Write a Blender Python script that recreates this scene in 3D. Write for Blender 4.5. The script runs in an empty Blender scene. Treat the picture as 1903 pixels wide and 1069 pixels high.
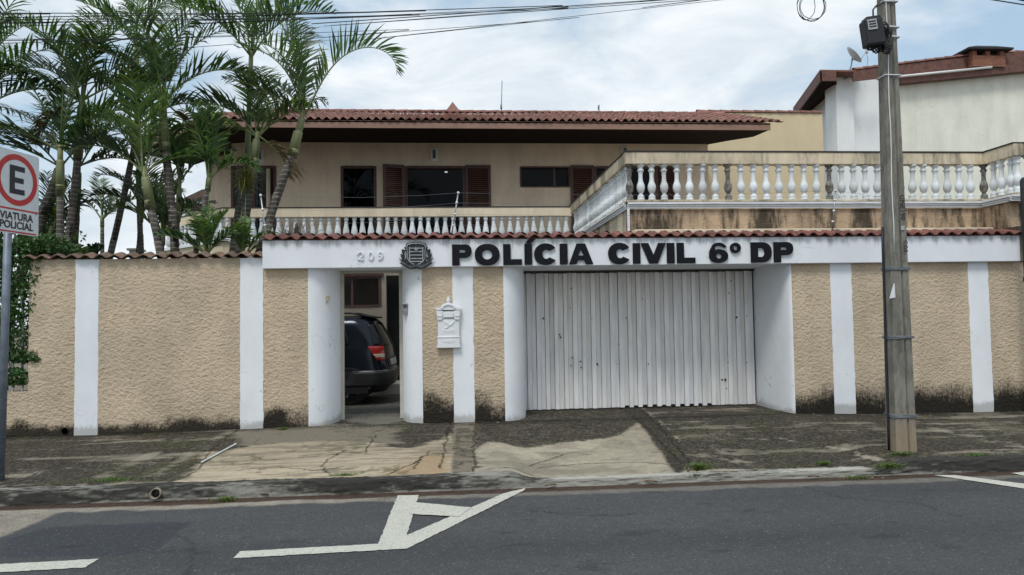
import bpy, bmesh, math, random
import numpy as np
from mathutils import Vector, Matrix, noise as mnoise
R = math.radians
SC = bpy.context.scene; COL = SC.collection
# ---------------------------------------------------------------- camera model (photo 1903 x 1069)
YAW, PITCH, ROLL, F, CX, CY = R(4.67), R(2.40), R(-0.90), 1350.0, 951.5, 534.5
CAM = Vector((0, 0, 1.75))
ff = Vector((math.sin(YAW)*math.cos(PITCH), math.cos(YAW)*math.cos(PITCH), math.sin(PITCH)))
r0 = Vector((math.cos(YAW), -math.sin(YAW), 0)); u0 = r0.cross(ff)
rr = math.cos(ROLL)*r0 + math.sin(ROLL)*u0; uu = -math.sin(ROLL)*r0 + math.cos(ROLL)*u0
def ray(px, py): return ff + (px-CX)/F*rr - (py-CY)/F*uu
def P(px, py, Y):
    d = ray(px, py); return CAM + d*((Y-CAM.y)/d.y)
def G(px, py, z=0.0):
    d = ray(px, py); return CAM + d*((z-CAM.z)/d.z)
def X(px, Y, py=640): return P(px, py, Y).x
def Z(px, py, Y): return P(px, py, Y).z
cam = bpy.data.objects.new('camera', bpy.data.cameras.new('camera')); COL.objects.link(cam)
cam.data.sensor_width = 36; cam.data.lens = F/1903*36; cam.data.clip_end = 2000; cam.data.clip_start = .05
m = Matrix((rr, uu, -ff)).transposed().to_4x4(); m.translation = CAM; cam.matrix_world = m
SC.camera = cam
SC.view_settings.view_transform = 'Standard'; SC.view_settings.look = 'None'; SC.view_settings.exposure = 0.13

# ---------------------------------------------------------------- materials
def nt(name):
    m = bpy.data.materials.new(name); m.use_nodes = True
    t = m.node_tree; b = t.nodes['Principled BSDF']; return m, t, b
def N(t, kind, **kw):
    n = t.nodes.new(kind)
    for k, v in kw.items():
        if k.startswith('i_'): n.inputs[k[2:].replace('_', ' ')].default_value = v
        else: setattr(n, k, v)
    return n
def rgb(t, c): 
    n = t.nodes.new('ShaderNodeRGB'); n.outputs[0].default_value = (*c, 1); return n.outputs[0]
def math_(t, op, a, b=None, clamp=False):
    n = t.nodes.new('ShaderNodeMath'); n.operation = op; n.use_clamp = clamp
    for i, v in enumerate((a, b)):
        if v is None: continue
        if isinstance(v, (int, float)): n.inputs[i].default_value = v
        else: t.links.new(v, n.inputs[i])
    return n.outputs[0]
def mixc(t, fac, a, b, mode='MIX'):
    n = t.nodes.new('ShaderNodeMix'); n.data_type = 'RGBA'; n.blend_type = mode
    for s, v in ((n.inputs[0], fac), (n.inputs[6], a), (n.inputs[7], b)):
        if isinstance(v, (int, float)): s.default_value = v
        elif isinstance(v, tuple): s.default_value = (*v, 1)
        else: t.links.new(v, s)
    return n.outputs[2]
def noise(t, scale, detail=4, rough=.6, vec=None, dist=0.0):
    n = N(t, 'ShaderNodeTexNoise'); n.inputs['Scale'].default_value = scale; n.inputs['Detail'].default_value = detail
    n.inputs['Roughness'].default_value = rough; n.inputs['Distortion'].default_value = dist
    if vec is not None: t.links.new(vec, n.inputs['Vector'])
    return n.outputs['Fac']
def ramp(t, fac, lo, hi, a=0.0, b=1.0):
    n = N(t, 'ShaderNodeMapRange'); n.interpolation_type = 'SMOOTHSTEP'
    t.links.new(fac, n.inputs[0]); n.inputs[1].default_value = lo; n.inputs[2].default_value = hi
    n.inputs[3].default_value = a; n.inputs[4].default_value = b; return n.outputs[0]
def wpos(t, sx=1, sy=1, sz=1):
    g = N(t, 'ShaderNodeTexCoord')
    if (sx, sy, sz) == (1, 1, 1): return g.outputs['Object']
    mp = N(t, 'ShaderNodeMapping'); mp.inputs['Scale'].default_value = (sx, sy, sz)
    t.links.new(g.outputs['Object'], mp.inputs[0]); return mp.outputs[0]
def bump(t, b, h, strength=.5, dist=.01):
    n = N(t, 'ShaderNodeBump'); n.inputs['Strength'].default_value = strength; n.inputs['Distance'].default_value = dist
    t.links.new(h, n.inputs['Height']); t.links.new(n.outputs[0], b.inputs['Normal'])
def simple(name, c, rough=.7, var=.15, vs=6.0, bs=0, bstr=.3, bd=.005, metal=0.0, col=False, stretch=(1,1,1), dirt=None, dirtc=(.03,.028,.02), ior=None, spec=None):
    m, t, b = nt(name); v = wpos(t, *stretch)
    base = rgb(t, c)
    if col:
        a = N(t, 'ShaderNodeAttribute', attribute_name='Col'); base = mixc(t, 1.0, base, a.outputs['Color'], 'MULTIPLY')
    if var:
        f = ramp(t, noise(t, vs, 5, .65, v), .3, .7, 1-var, 1+var)
        cc = N(t, 'ShaderNodeCombineColor')
        for i in range(3): t.links.new(f, cc.inputs[i])
        base = mixc(t, 1.0, base, cc.outputs[0], 'MULTIPLY')
    if dirt:   # (scale, lo, hi, amount)
        d = ramp(t, noise(t, dirt[0], 6, .7, v), dirt[1], dirt[2], 0, dirt[3]); base = mixc(t, d, base, dirtc)
    t.links.new(base, b.inputs['Base Color']); b.inputs['Roughness'].default_value = rough; b.inputs['Metallic'].default_value = metal
    if spec is not None: b.inputs['Specular IOR Level'].default_value = spec
    if bs: bump(t, b, noise(t, bs, 6, .65, v), bstr, bd)
    return m
def wallmat(name, c, rough_h, dirt_h, dirt_amt, zb=.18, streak=False, stain=0.0, topstain=0.0, var=.08, dc=(.013, .012, .009)):
    """painted masonry: relief, black mould band rising from zb, vertical stains"""
    m, t, b = nt(name); v = wpos(t); base = rgb(t, c)
    f = ramp(t, noise(t, 1.3, 4, .6, v), .3, .7, 1-var, 1+var); f = math_(t, 'MULTIPLY', f, ramp(t, noise(t, 3.0, 5, .65, wpos(t, 1, 1, .18)), .3, .75, 1+var*.5, 1-var))
    cc = N(t, 'ShaderNodeCombineColor'); [t.links.new(f, cc.inputs[i]) for i in range(3)]
    base = mixc(t, 1.0, base, cc.outputs[0], 'MULTIPLY')
    if not rough_h:   # hairline cracks and scuffs in smooth paint
        cv = N(t, 'ShaderNodeTexVoronoi'); cv.feature = 'DISTANCE_TO_EDGE'; cv.inputs['Scale'].default_value = 1.1; wv_ = N(t, 'ShaderNodeVectorMath'); wv_.operation = 'ADD'; nz_ = N(t, 'ShaderNodeTexNoise'); nz_.inputs['Scale'].default_value = 3; t.links.new(v, nz_.inputs['Vector']); t.links.new(v, wv_.inputs[0]); t.links.new(nz_.outputs['Color'], wv_.inputs[1]); t.links.new(wv_.outputs[0], cv.inputs['Vector'])
        ck = math_(t, 'MULTIPLY', ramp(t, cv.outputs['Distance'], .0015, .006, .5, 0), ramp(t, noise(t, 1.7, 3, .5, v), .52, .62)); base = mixc(t, ck, base, (.25, .23, .2))
        base = mixc(t, ramp(t, noise(t, 16, 6, .8, v), .66, .8, 0, .25), base, (.35, .32, .27))
    if rough_h:
        n1 = noise(t, 15, 6, .62, wpos(t, 1, 1, 1.15), .25); n2 = noise(t, 62, 4, .65, v)
        vo = N(t, 'ShaderNodeTexVoronoi'); vo.inputs['Scale'].default_value = 26; vo.feature = 'SMOOTH_F1'; t.links.new(wpos(t, 1, 1, 1.25), vo.inputs['Vector'])
        h = math_(t, 'ADD', math_(t, 'ADD', math_(t, 'MULTIPLY', n1, 1.1), math_(t, 'MULTIPLY', n2, .35)), math_(t, 'MULTIPLY', vo.outputs['Distance'], .55))
        bump(t, b, h, .8, rough_h)
        cr = ramp(t, h, .62, .85, .35, 0); base = mixc(t, cr, base, tuple(x*.45 for x in c))
    else:
        bump(t, b, noise(t, 9, 6, .7, v), .35, .004)
    sep = N(t, 'ShaderNodeSeparateXYZ'); t.links.new(v, sep.inputs[0])
    z = math_(t, 'SUBTRACT', sep.outputs[2], zb)
    if dirt_amt:
        ns = noise(t, 5.5, 6, .75, wpos(t, 1, 1, .35) if streak else v); nf = noise(t, 38, 5, .8, wpos(t, 1, 1, .45)); nl = noise(t, 1.1, 2, .5, v)
        lvl = math_(t, 'SUBTRACT', 1.0, math_(t, 'DIVIDE', z, dirt_h))
        s = math_(t, 'ADD', lvl, math_(t, 'ADD', math_(t, 'MULTIPLY', math_(t, 'SUBTRACT', ns, .5), 1.5 if not streak else .9), math_(t, 'ADD', math_(t, 'MULTIPLY', math_(t, 'SUBTRACT', nf, .5), 1.5), math_(t, 'MULTIPLY', math_(t, 'SUBTRACT', nl, .5), 1.0 if streak else 2.6))))
        mk = ramp(t, s, -.18, .66, 0, dirt_amt); base = mixc(t, mk, base, dc)
    if stain:
        n4 = noise(t, 2.2, 5, .7, wpos(t, 1, 1, .12)); n5 = noise(t, 14, 4, .7, wpos(t, 1, 1, .3))
        s = math_(t, 'ADD', n4, math_(t, 'MULTIPLY', n5, .35)); mk = ramp(t, s, .61, .80, 0, stain); base = mixc(t, mk, base, (.02, .018, .014))
    if topstain:
        n6 = noise(t, 7, 5, .75, wpos(t, 1, 1, .10)); zt_ = ramp(t, sep.outputs[2], 2.62, 2.95, 0, .36)
        mk = ramp(t, math_(t, 'ADD', n6, zt_), .72, 1.0, 0, topstain); base = mixc(t, mk, base, (.12, .11, .09))
    t.links.new(base, b.inputs['Base Color']); b.inputs['Roughness'].default_value = .9; b.inputs['Specular IOR Level'].default_value = .2
    return m

M = {}
STU = (.565, .455, .325)
M['stucco_left'] = wallmat('stucco left', STU, .028, .19, .95, var=.10)
M['stucco_mid'] = wallmat('stucco middle', STU, .030, .36, .97, var=.10)
M['stucco_right'] = wallmat('stucco right', STU, .028, .46, .98, streak=True, zb=.14, var=.10)
M['white_wall'] = wallmat('white painted wall', (.80, .82, .84), 0, .12, .5, var=.045, dc=(.17, .15, .11))
M['header'] = wallmat('white header paint', (.78, .80, .83), 0, .1, 0, var=.035, topstain=.5)
M['house_wall'] = wallmat('house plaster', (.70, .575, .45), 0, .1, 0, var=.06, stain=.10)
M['parapet'] = wallmat('weathered cream parapet', (.64, .55, .40), 0, .1, 0, stain=.55, var=.16)
M['gallery_rail'] = wallmat('cream gallery coping', (.72, .62, .46), 0, .1, 0, stain=.12, var=.06)
M['peach'] = wallmat('stained peach roughcast', (.50, .37, .25), .02, .1, 0, stain=.88, var=.16)
M['party'] = wallmat('party wall yellow beige', (.64, .53, .35), 0, .1, 0, var=.04)
M['neighbour'] = wallmat('neighbour cream', (.80, .79, .68), 0, .1, 0, var=.05, stain=.07)
M['neighbour_white'] = wallmat('neighbour white', (.80, .81, .80), 0, .1, 0, var=.03)
M['neighbour_low'] = wallmat('stained side wall', (.3, .27, .2), .01, .1, 0, stain=.8, var=.3)
M['tile'] = simple('clay roof tile', (.22, .105, .08), .85, .35, 22, 60, .5, .004, col=True, dirt=(9, .55, .8, .6), dirtc=(.07, .05, .04))
M['tile_old'] = simple('weathered clay tile', (.19, .125, .09), .9, .35, 22, 60, .5, .004, col=True, dirt=(7, .45, .75, .75), dirtc=(.06, .055, .045))
M['tile_dark'] = simple('dark clay coping tile', (.17, .068, .052), .85, .4, 22, 60, .5, .004, col=True, dirt=(9, .5, .75, .7), dirtc=(.045, .032, .03))
M['wood'] = simple('dark brown timber', (.085, .042, .034), .6, .25, 12, 40, .3, .002, stretch=(.3, 1, 1))
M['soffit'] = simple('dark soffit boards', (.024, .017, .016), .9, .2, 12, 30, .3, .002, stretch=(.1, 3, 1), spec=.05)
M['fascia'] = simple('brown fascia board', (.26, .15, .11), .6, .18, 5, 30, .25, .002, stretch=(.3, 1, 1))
M['shutter'] = simple('maroon louvred shutter', (.07, .026, .022), .5, .2, 10)
M['rust_fascia'] = simple('rust brown fascia', (.135, .06, .045), .7, .3, 6, 25, .3, .003)
M['glass'] = simple('dark window glass', (.010, .011, .014), .08, 0, spec=.5)
m, t, b = nt('window pane'); fr = N(t, 'ShaderNodeFresnel', i_IOR=1.45); tr = N(t, 'ShaderNodeBsdfTransparent'); tr.inputs[0].default_value = (.42, .44, .47, 1); gl = N(t, 'ShaderNodeBsdfGlossy'); gl.inputs['Roughness'].default_value = .03
mxs = N(t, 'ShaderNodeMixShader'); t.links.new(math_(t, 'MULTIPLY', fr.outputs[0], .25), mxs.inputs[0]); t.links.new(tr.outputs[0], mxs.inputs[1]); t.links.new(gl.outputs[0], mxs.inputs[2]); t.links.new(mxs.outputs[0], t.nodes['Material Output'].inputs[0]); M['pane'] = m
M['curtain'] = simple('pale curtain behind glass', (.10, .12, .14), .7, .2, 8)
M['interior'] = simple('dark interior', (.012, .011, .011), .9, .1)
M['bal'] = simple('white painted baluster', (.74, .78, .80), .75, .1, 8, 30, .3, .003, dirt=(11, .52, .8, .55), dirtc=(.16, .14, .11))
_t = M['bal'].node_tree; _b = _t.nodes['Principled BSDF']; _src = _b.inputs['Base Color'].links[0].from_socket; _oi = _t.nodes.new('ShaderNodeObjectInfo')
_f = ramp(_t, _oi.outputs['Random'], 0, 1, .78, 1.04); _c = _t.nodes.new('ShaderNodeCombineColor'); _t.links.new(_f, _c.inputs[0]); _t.links.new(_f, _c.inputs[1]); _t.links.new(math_(_t, 'MULTIPLY', _f, math_(_t, 'ADD', .9, math_(_t, 'MULTIPLY', _f, .1))), _c.inputs[2]); _t.links.new(mixc(_t, 1.0, _src, _c.outputs[0], 'MULTIPLY'), _b.inputs['Base Color'])
M['bal_mossy'] = simple('blackened baluster', (.30, .29, .26), .85, .3, 12, 30, .4, .004, dirt=(9, .35, .65, .9), dirtc=(.03, .028, .024))
M['mould_white'] = simple('white moulding', (.72, .75, .78), .6, .08, 5, dirt=(6, .6, .85, .5), dirtc=(.1, .09, .07))
M['flash'] = simple('dark metal flashing', (.03, .025, .022), .6, .2, 6)
M['gate'] = simple('worn white gate paint', (.88, .86, .82), .62, .10, 2.0, 15, .25, .003, col=True, stretch=(5, 1, .7), dirt=(5, .60, .8, .5), dirtc=(.28, .27, .25))
M['gate_line'] = simple('gate gaps', (.06, .055, .05), .8, .2)
M['frame_metal'] = simple('cream metal frame', (.50, .47, .40), .5, .1, 5, dirt=(9, .62, .8, .7), dirtc=(.12, .07, .04))
M['letter'] = simple('black sign letters', (.010, .011, .015), .75, .15, 8, spec=.15)
M['crest'] = simple('blackened crest metal', (.03, .034, .04), .32, .3, 30, metal=.6)
M['crest_edge'] = simple('worn silver crest edges', (.30, .31, .31), .35, .3, 40, metal=.6)
M['white_cast'] = simple('white cast iron', (.74, .76, .77), .4, .04, 8)
M['grey_plastic'] = simple('grey intercom', (.23, .24, .25), .5, .2, 20)
M['chrome_grey'] = simple('steel', (.35, .36, .37), .35, .2, 20, metal=.7)
M['pole'] = None
M['black_plastic'] = simple('black plastic', (.012, .012, .014), .55, .2, 10, 40, .5, .006)
M['label'] = simple('pale sticker', (.38, .40, .42), .7, .3, 90)
M['cable'] = simple('black cable', (.015, .018, .022), .6, 0)
M['wire_grey'] = simple('galvanised tie wire', (.16, .18, .2), .5, .2)
M['white_band'] = simple('white strap', (.72, .73, .73), .5, .05)
M['galv'] = simple('galvanised sign post', (.17, .20, .24), .5, .2, 9, metal=.3, dirt=(8, .6, .8, .4), dirtc=(.3, .3, .3))
M['sign_white'] = simple('sign face white', (.66, .69, .70), .45, .05, 10, dirt=(14, .66, .85, .35), dirtc=(.3, .3, .28))
M['sign_red'] = simple('sign red', (.50, .035, .03), .45, .08, 10)
M['sign_black'] = simple('sign black', (.02, .02, .024), .45, .05)
M['sign_back'] = simple('sign back', (.3, .31, .32), .5, .05, metal=.5)
M['dish'] = simple('satellite dish grey', (.42, .44, .45), .5, .06)
M['brick'] = None
M['cap_black'] = simple('sooty chimney cap', (.02, .02, .022), .8, .3)
M['trunk'] = None
M['shaft'] = simple('pale green crownshaft', (.20, .22, .10), .55, .25, 5, 30, .2, .003, stretch=(3, 3, .5), dirt=(5, .5, .75, .65), dirtc=(.07, .045, .025))
M['rachis'] = simple('frond stalk', (.13, .16, .05), .5, .1)
def leafmat(name, c, tr=.25, rough=.42):
    m, t, b = nt(name); a = N(t, 'ShaderNodeAttribute', attribute_name='Col')
    base = mixc(t, 1.0, c, a.outputs['Color'], 'MULTIPLY'); t.links.new(base, b.inputs['Base Color'])
    b.inputs['Roughness'].default_value = rough; b.inputs['Specular IOR Level'].default_value = .35
    ts = N(t, 'ShaderNodeBsdfTranslucent'); t.links.new(mixc(t, 1.0, base, (1.3, 1.6, .7), 'MULTIPLY'), ts.inputs['Color'])
    mx = N(t, 'ShaderNodeMixShader'); mx.inputs[0].default_value = tr
    o = t.nodes['Material Output']; t.links.new(b.outputs[0], mx.inputs[1]); t.links.new(ts.outputs[0], mx.inputs[2]); t.links.new(mx.outputs[0], o.inputs[0])
    return m
M['leaf'] = leafmat('palm leaf', (.085, .150, .060), .3)
M['leaf_dark'] = leafmat('dark palm leaf', (.055, .092, .050), .25)
M['leaf_light'] = leafmat('fresh palm leaf', (.11, .18, .055), .35)
M['leaf_yellow'] = leafmat('yellowing leaf', (.22, .21, .05), .3)
M['leaf_dead'] = leafmat('dried brown frond', (.17, .115, .06), .1, .8)
M['vine'] = leafmat('vine leaf', (.045, .10, .028), .2)
M['grass'] = leafmat('weed leaf', (.10, .16, .045), .3, .6)
M['twig'] = simple('dry twig', (.09, .07, .055), .9, .3)
M['paint'] = simple('grey car paint', (.012, .016, .024), .16, .0, metal=.55)
M['car_glass'] = simple('car glass', (.006, .007, .009), .12, 0, spec=.25)
M['car_plastic'] = simple('black car trim', (.012, .012, .013), .5, .1)
M['tyre'] = simple('tyre rubber', (.015, .015, .015), .8, .2)
M['rim'] = simple('alloy rim', (.35, .36, .37), .3, .05, metal=.8)
M['lamp_red'] = simple('red lamp lens', (.26, .014, .010), .15, .1, 20)
M['lamp_clear'] = simple('clear lamp lens', (.42, .33, .26), .18, .1, 20)
M['plate'] = simple('number plate blank', (.35, .36, .36), .5, .05)
M['stick'] = simple('pale strip', (.55, .57, .55), .7, .1)
M['pvc'] = simple('pale drain pipe', (.24, .20, .15), .6, .3, 20)
M['hole'] = simple('drain darkness', (.006, .006, .006), .9, 0)
M['metal_rail'] = simple('white railing bars', (.6, .62, .63), .5, .1)
M['dead'] = simple('dead leaf', (.14, .09, .05), .9, .4, 30)
M['brown_roof'] = simple('brown neighbour roof', (.11, .07, .055), .8, .3, 6)
m, t, b = nt('lit bulb'); b.inputs['Emission Color'].default_value = (1, .95, .85, 1); b.inputs['Emission Strength'].default_value = 3; M['lit'] = m
# brick
m, t, b = nt('chimney brick'); br = N(t, 'ShaderNodeTexBrick'); mp = N(t, 'ShaderNodeMapping'); mp.inputs['Rotation'].default_value = (R(90), 0, 0)
tc = N(t, 'ShaderNodeTexCoord'); t.links.new(tc.outputs['Object'], mp.inputs[0]); t.links.new(mp.outputs[0], br.inputs[0]); br.inputs['Scale'].default_value = 1
br.inputs['Color1'].default_value = (.34, .13, .07, 1); br.inputs['Color2'].default_value = (.24, .09, .055, 1); br.inputs['Mortar'].default_value = (.09, .07, .06, 1)
br.inputs['Brick Width'].default_value = .2; br.inputs['Row Height'].default_value = .075; br.inputs['Mortar Size'].default_value = .008
t.links.new(br.outputs[0], b.inputs['Base Color']); b.inputs['Roughness'].default_value = .9; M['brick'] = m
# concrete pole
m, t, b = nt('weathered concrete pole'); v = wpos(t, 1, 1, .3)
base = mixc(t, ramp(t, noise(t, 9, 6, .75, v), .35, .7), (.26, .245, .205), (.115, .108, .092))
base = mixc(t, ramp(t, noise(t, 30, 5, .7, wpos(t, 1, 1, .06)), .55, .72, 0, .6), base, (.05, .048, .043))
base = mixc(t, ramp(t, noise(t, 5, 5, .7, wpos(t, 1, 1, .6)), .6, .75, 0, .6), base, (.26, .25, .22))
sp = N(t, 'ShaderNodeSeparateXYZ'); t.links.new(wpos(t), sp.inputs[0])
base = mixc(t, ramp(t, math_(t, 'ADD', sp.outputs[2], math_(t, 'MULTIPLY', noise(t, 6), .5)), .5, .95, .6, 0), base, (.34, .25, .15))
t.links.new(base, b.inputs['Base Color']); b.inputs['Roughness'].default_value = .95
bump(t, b, math_(t, 'ADD', noise(t, 60, 6, .7, v), noise(t, 12, 5, .7)), .7, .012); M['pole'] = m
# ringed palm trunk
m, t, b = nt('ringed palm trunk'); sp = N(t, 'ShaderNodeSeparateXYZ'); t.links.new(wpos(t), sp.inputs[0])
zz = math_(t, 'ADD', sp.outputs[2], math_(t, 'MULTIPLY', noise(t, 7, 3), .05))
w = math_(t, 'FRACT', math_(t, 'MULTIPLY', zz, 13.0)); ring = ramp(t, w, .0, .22, 1, 0); 
base = mixc(t, ramp(t, noise(t, 9, 5, .7), .35, .65), (.06, .05, .04), (.13, .115, .095)); base = mixc(t, math_(t, 'MULTIPLY', ring, .9), base, (.34, .33, .29))
t.links.new(base, b.inputs['Base Color']); b.inputs['Roughness'].default_value = .9; bump(t, b, math_(t, 'ADD', ring, noise(t, 40)), .5, .008); M['trunk'] = m

# ---------------------------------------------------------------- mesh helpers
def link(name, me, mat=None, parent=None):
    o = bpy.data.objects.new(name, me); COL.objects.link(o)
    if mat is not None:
        for q in (mat if isinstance(mat, (list, tuple)) else [mat]): me.materials.append(M[q] if isinstance(q, str) else q)
    if parent is not None:
        o.parent = parent
        if parent.type == 'EMPTY': o.matrix_parent_inverse = Matrix.Translation(-parent.location)
    return o
def tag(o, label=None, cat=None, group=None, kind=None):
    if label: o['label'] = label
    if cat: o['category'] = cat
    if group: o['group'] = group
    if kind: o['kind'] = kind
    return o
def thing(name, label, cat, loc=(0, 0, 0), group=None):
    o = bpy.data.objects.new(name, None); COL.objects.link(o); o.location = loc; o.empty_display_size = .1
    tag(o, label, cat, group); THINGS.append(o); return o
THINGS = []
class MB:
    def __init__(s): s.v = []; s.f = []; s.c = []; s.mi = []; s.cur = (1, 1, 1); s.m = 0; s.sm = []
    def add(s, vs, fs, col=None, smooth=False):
        n = len(s.v); s.v += [tuple(p) for p in vs]; s.c += [col or s.cur]*len(vs)
        s.f += [tuple(i+n for i in f) for f in fs]; s.mi += [s.m]*len(fs); s.sm += [smooth]*len(fs)
    def box(s, x0, x1, y0, y1, z0, z1, col=None):
        v = [(x0,y0,z0),(x1,y0,z0),(x1,y1,z0),(x0,y1,z0),(x0,y0,z1),(x1,y0,z1),(x1,y1,z1),(x0,y1,z1)]
        s.add(v, [(0,3,2,1),(4,5,6,7),(0,1,5,4),(1,2,6,5),(2,3,7,6),(3,0,4,7)], col)
    def obox(s, o, a, b, c, col=None):   # oriented box: centre o, half-axes a b c
        o, a, b, c = map(Vector, (o, a, b, c)); v = []
        for k in (-1, 1):
            for i, j in ((-1,-1),(1,-1),(1,1),(-1,1)): v.append(o+a*i+b*j+c*k)
        s.add(v, [(0,3,2,1),(4,5,6,7),(0,1,5,4),(1,2,6,5),(2,3,7,6),(3,0,4,7)], col)
    def prism(s, poly, d, col=None):      # planar polygon (3d points) extruded by vector d
        n = len(poly); d = Vector(d); v = [Vector(p) for p in poly]+[Vector(p)+d for p in poly]
        s.add(v, [tuple(range(n))[::-1], tuple(range(n, 2*n))]+[(i, (i+1) % n, (i+1) % n+n, i+n) for i in range(n)], col)
    def tube(s, pts, r, seg=8, col=None, caps=True):
        pts = [Vector(p) for p in pts]; n = len(pts); rs = r if isinstance(r, (list, tuple)) else [r]*n
        vs = []; up = None
        for i, p in enumerate(pts):
            d = (pts[min(i+1, n-1)]-pts[max(i-1, 0)]).normalized()
            if up is None: up = Vector((0, 0, 1)) if abs(d.z) < .9 else Vector((1, 0, 0))
            a = d.cross(up).normalized(); b_ = a.cross(d).normalized(); up = b_
            for k in range(seg):
                w = 2*math.pi*k/seg; vs.append(p+a*math.cos(w)*rs[i]+b_*math.sin(w)*rs[i])
        fs = [(i*seg+k, i*seg+(k+1) % seg, (i+1)*seg+(k+1) % seg, (i+1)*seg+k) for i in range(n-1) for k in range(seg)]
        s.add(vs, fs, col, True)
        if caps:
            n0 = len(s.v)-len(vs); s.f += [tuple(n0+k for k in range(seg))[::-1], tuple(n0+(n-1)*seg+k for k in range(seg))]; s.mi += [s.m]*2; s.sm += [False]*2
    def lathe(s, prof, o=(0,0,0), seg=16, col=None, axis='z'):
        vs = []
        for r, h in prof:
            for k in range(seg):
                w = 2*math.pi*k/seg; a, b_ = r*math.cos(w), r*math.sin(w)
                vs.append((o[0]+a, o[1]+b_, o[2]+h) if axis == 'z' else (o[0]+a, o[1]+h, o[2]+b_) if axis == 'y' else (o[0]+h, o[1]+a, o[2]+b_))
        n = len(prof)
        s.add(vs, [(i*seg+k, i*seg+(k+1) % seg, (i+1)*seg+(k+1) % seg, (i+1)*seg+k) for i in range(n-1) for k in range(seg)]+[tuple(range(seg))[::-1], tuple((n-1)*seg+k for k in range(seg))], col, True)
    def build(s, name, mat, parent=None, bevel=0, recalc=True):
        me = bpy.data.meshes.new(name); me.from_pydata(s.v, [], s.f)
        ca = me.color_attributes.new('Col', 'FLOAT_COLOR', 'POINT')
        a = np.ones((len(s.v), 4), dtype=np.float32); a[:, :3] = np.array(s.c, dtype=np.float32).reshape(-1, 3); ca.data.foreach_set('color', a.ravel())
        me.polygons.foreach_set('material_index', s.mi); me.polygons.foreach_set('use_smooth', s.sm)
        if recalc:
            bm = bmesh.new(); bm.from_mesh(me); bmesh.ops.recalc_face_normals(bm, faces=bm.faces); bm.to_mesh(me); bm.free()
        me.update(); o = link(name, me, mat, parent)
        if bevel:
            md = o.modifiers.new('bevel', 'BEVEL'); md.width = bevel; md.segments = 2; md.limit_method = 'ANGLE'; md.angle_limit = R(40)
        return o
def bxo(name, mat, parent, *a, bevel=0):
    mb = MB(); mb.box(*a); return mb.build(name, mat, parent, bevel)
def lerp(a, b, t): return a+(b-a)*t
def sstep(a, b, x):
    t = np.clip((x-a)/(b-a), 0, 1); return t*t*(3-2*t)

# ---------------------------------------------------------------- numpy value noise for painted ground patterns
rng = np.random.default_rng(7)
def vnoise(x, y, s, seed=0, octv=4, gain=.55):
    out = np.zeros_like(x); amp = 1; tot = 0
    for o in range(octv):
        g = np.random.default_rng(seed*31+o).random((256, 256)); fx = x*s*2**o+17.3*o; fy = y*s*2**o+9.1*o
        ix = np.floor(fx).astype(int); iy = np.floor(fy).astype(int); tx = fx-ix; ty = fy-iy; tx = tx*tx*(3-2*tx); ty = ty*ty*(3-2*ty)
        a = g[ix % 256, iy % 256]; b = g[(ix+1) % 256, iy % 256]; c = g[ix % 256, (iy+1) % 256]; d = g[(ix+1) % 256, (iy+1) % 256]
        out += amp*((a*(1-tx)+b*tx)*(1-ty)+(c*(1-tx)+d*tx)*ty); tot += amp; amp *= gain
    return out/tot
def polydist(x, y, poly):       # signed: inside > 0
    inside = np.zeros(x.shape, bool); dist = np.full(x.shape, 1e9); n = len(poly)
    for i in range(n):
        x1, y1 = poly[i]; x2, y2 = poly[(i+1) % n]
        c = ((y1 > y) != (y2 > y)) & (x < (x2-x1)*(y-y1)/((y2-y1) or 1e-9)+x1); inside ^= c
        dx, dy = x2-x1, y2-y1; t_ = np.clip(((x-x1)*dx+(y-y1)*dy)/(dx*dx+dy*dy+1e-12), 0, 1)
        dist = np.minimum(dist, np.hypot(x-x1-t_*dx, y-y1-t_*dy))
    return np.where(inside, dist, -dist)
def linedist(x, y, pts):
    dist = np.full(x.shape, 1e9)
    for (x1, y1), (x2, y2) in zip(pts, pts[1:]):
        dx, dy = x2-x1, y2-y1; t_ = np.clip(((x-x1)*dx+(y-y1)*dy)/(dx*dx+dy*dy+1e-12), 0, 1)
        dist = np.minimum(dist, np.hypot(x-x1-t_*dx, y-y1-t_*dy))
    return dist
def grid(name, xs, ys, zf, cf, mat, parent=None):
    XX, YY = np.meshgrid(xs, ys); ZZ = zf(XX, YY); C = cf(XX, YY); ny, nx = XX.shape
    me = bpy.data.meshes.new(name); me.vertices.add(nx*ny); me.vertices.foreach_set('co', np.stack([XX, YY, ZZ], -1).astype(np.float32).ravel())
    i = np.arange(nx*ny).reshape(ny, nx); q = np.stack([i[:-1, :-1], i[:-1, 1:], i[1:, 1:], i[1:, :-1]], -1).reshape(-1, 4)
    me.loops.add(q.size); me.loops.foreach_set('vertex_index', q.ravel().astype(np.int32)); me.polygons.add(len(q)); me.polygons.foreach_set('loop_start', (np.arange(len(q))*4).astype(np.int32))
    me.update(calc_edges=True); me.polygons.foreach_set('use_smooth', np.ones(len(q), bool))
    ca = me.color_attributes.new('Col', 'FLOAT_COLOR', 'POINT'); a = np.ones((nx*ny, 4), np.float32); a[:, :3] = C.reshape(-1, 3); ca.data.foreach_set('color', a.ravel())
    return link(name, me, mat, parent)
def gpoly(pts, z=.13): return [tuple(G(px, py, z)[:2]) for px, py in pts]

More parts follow.
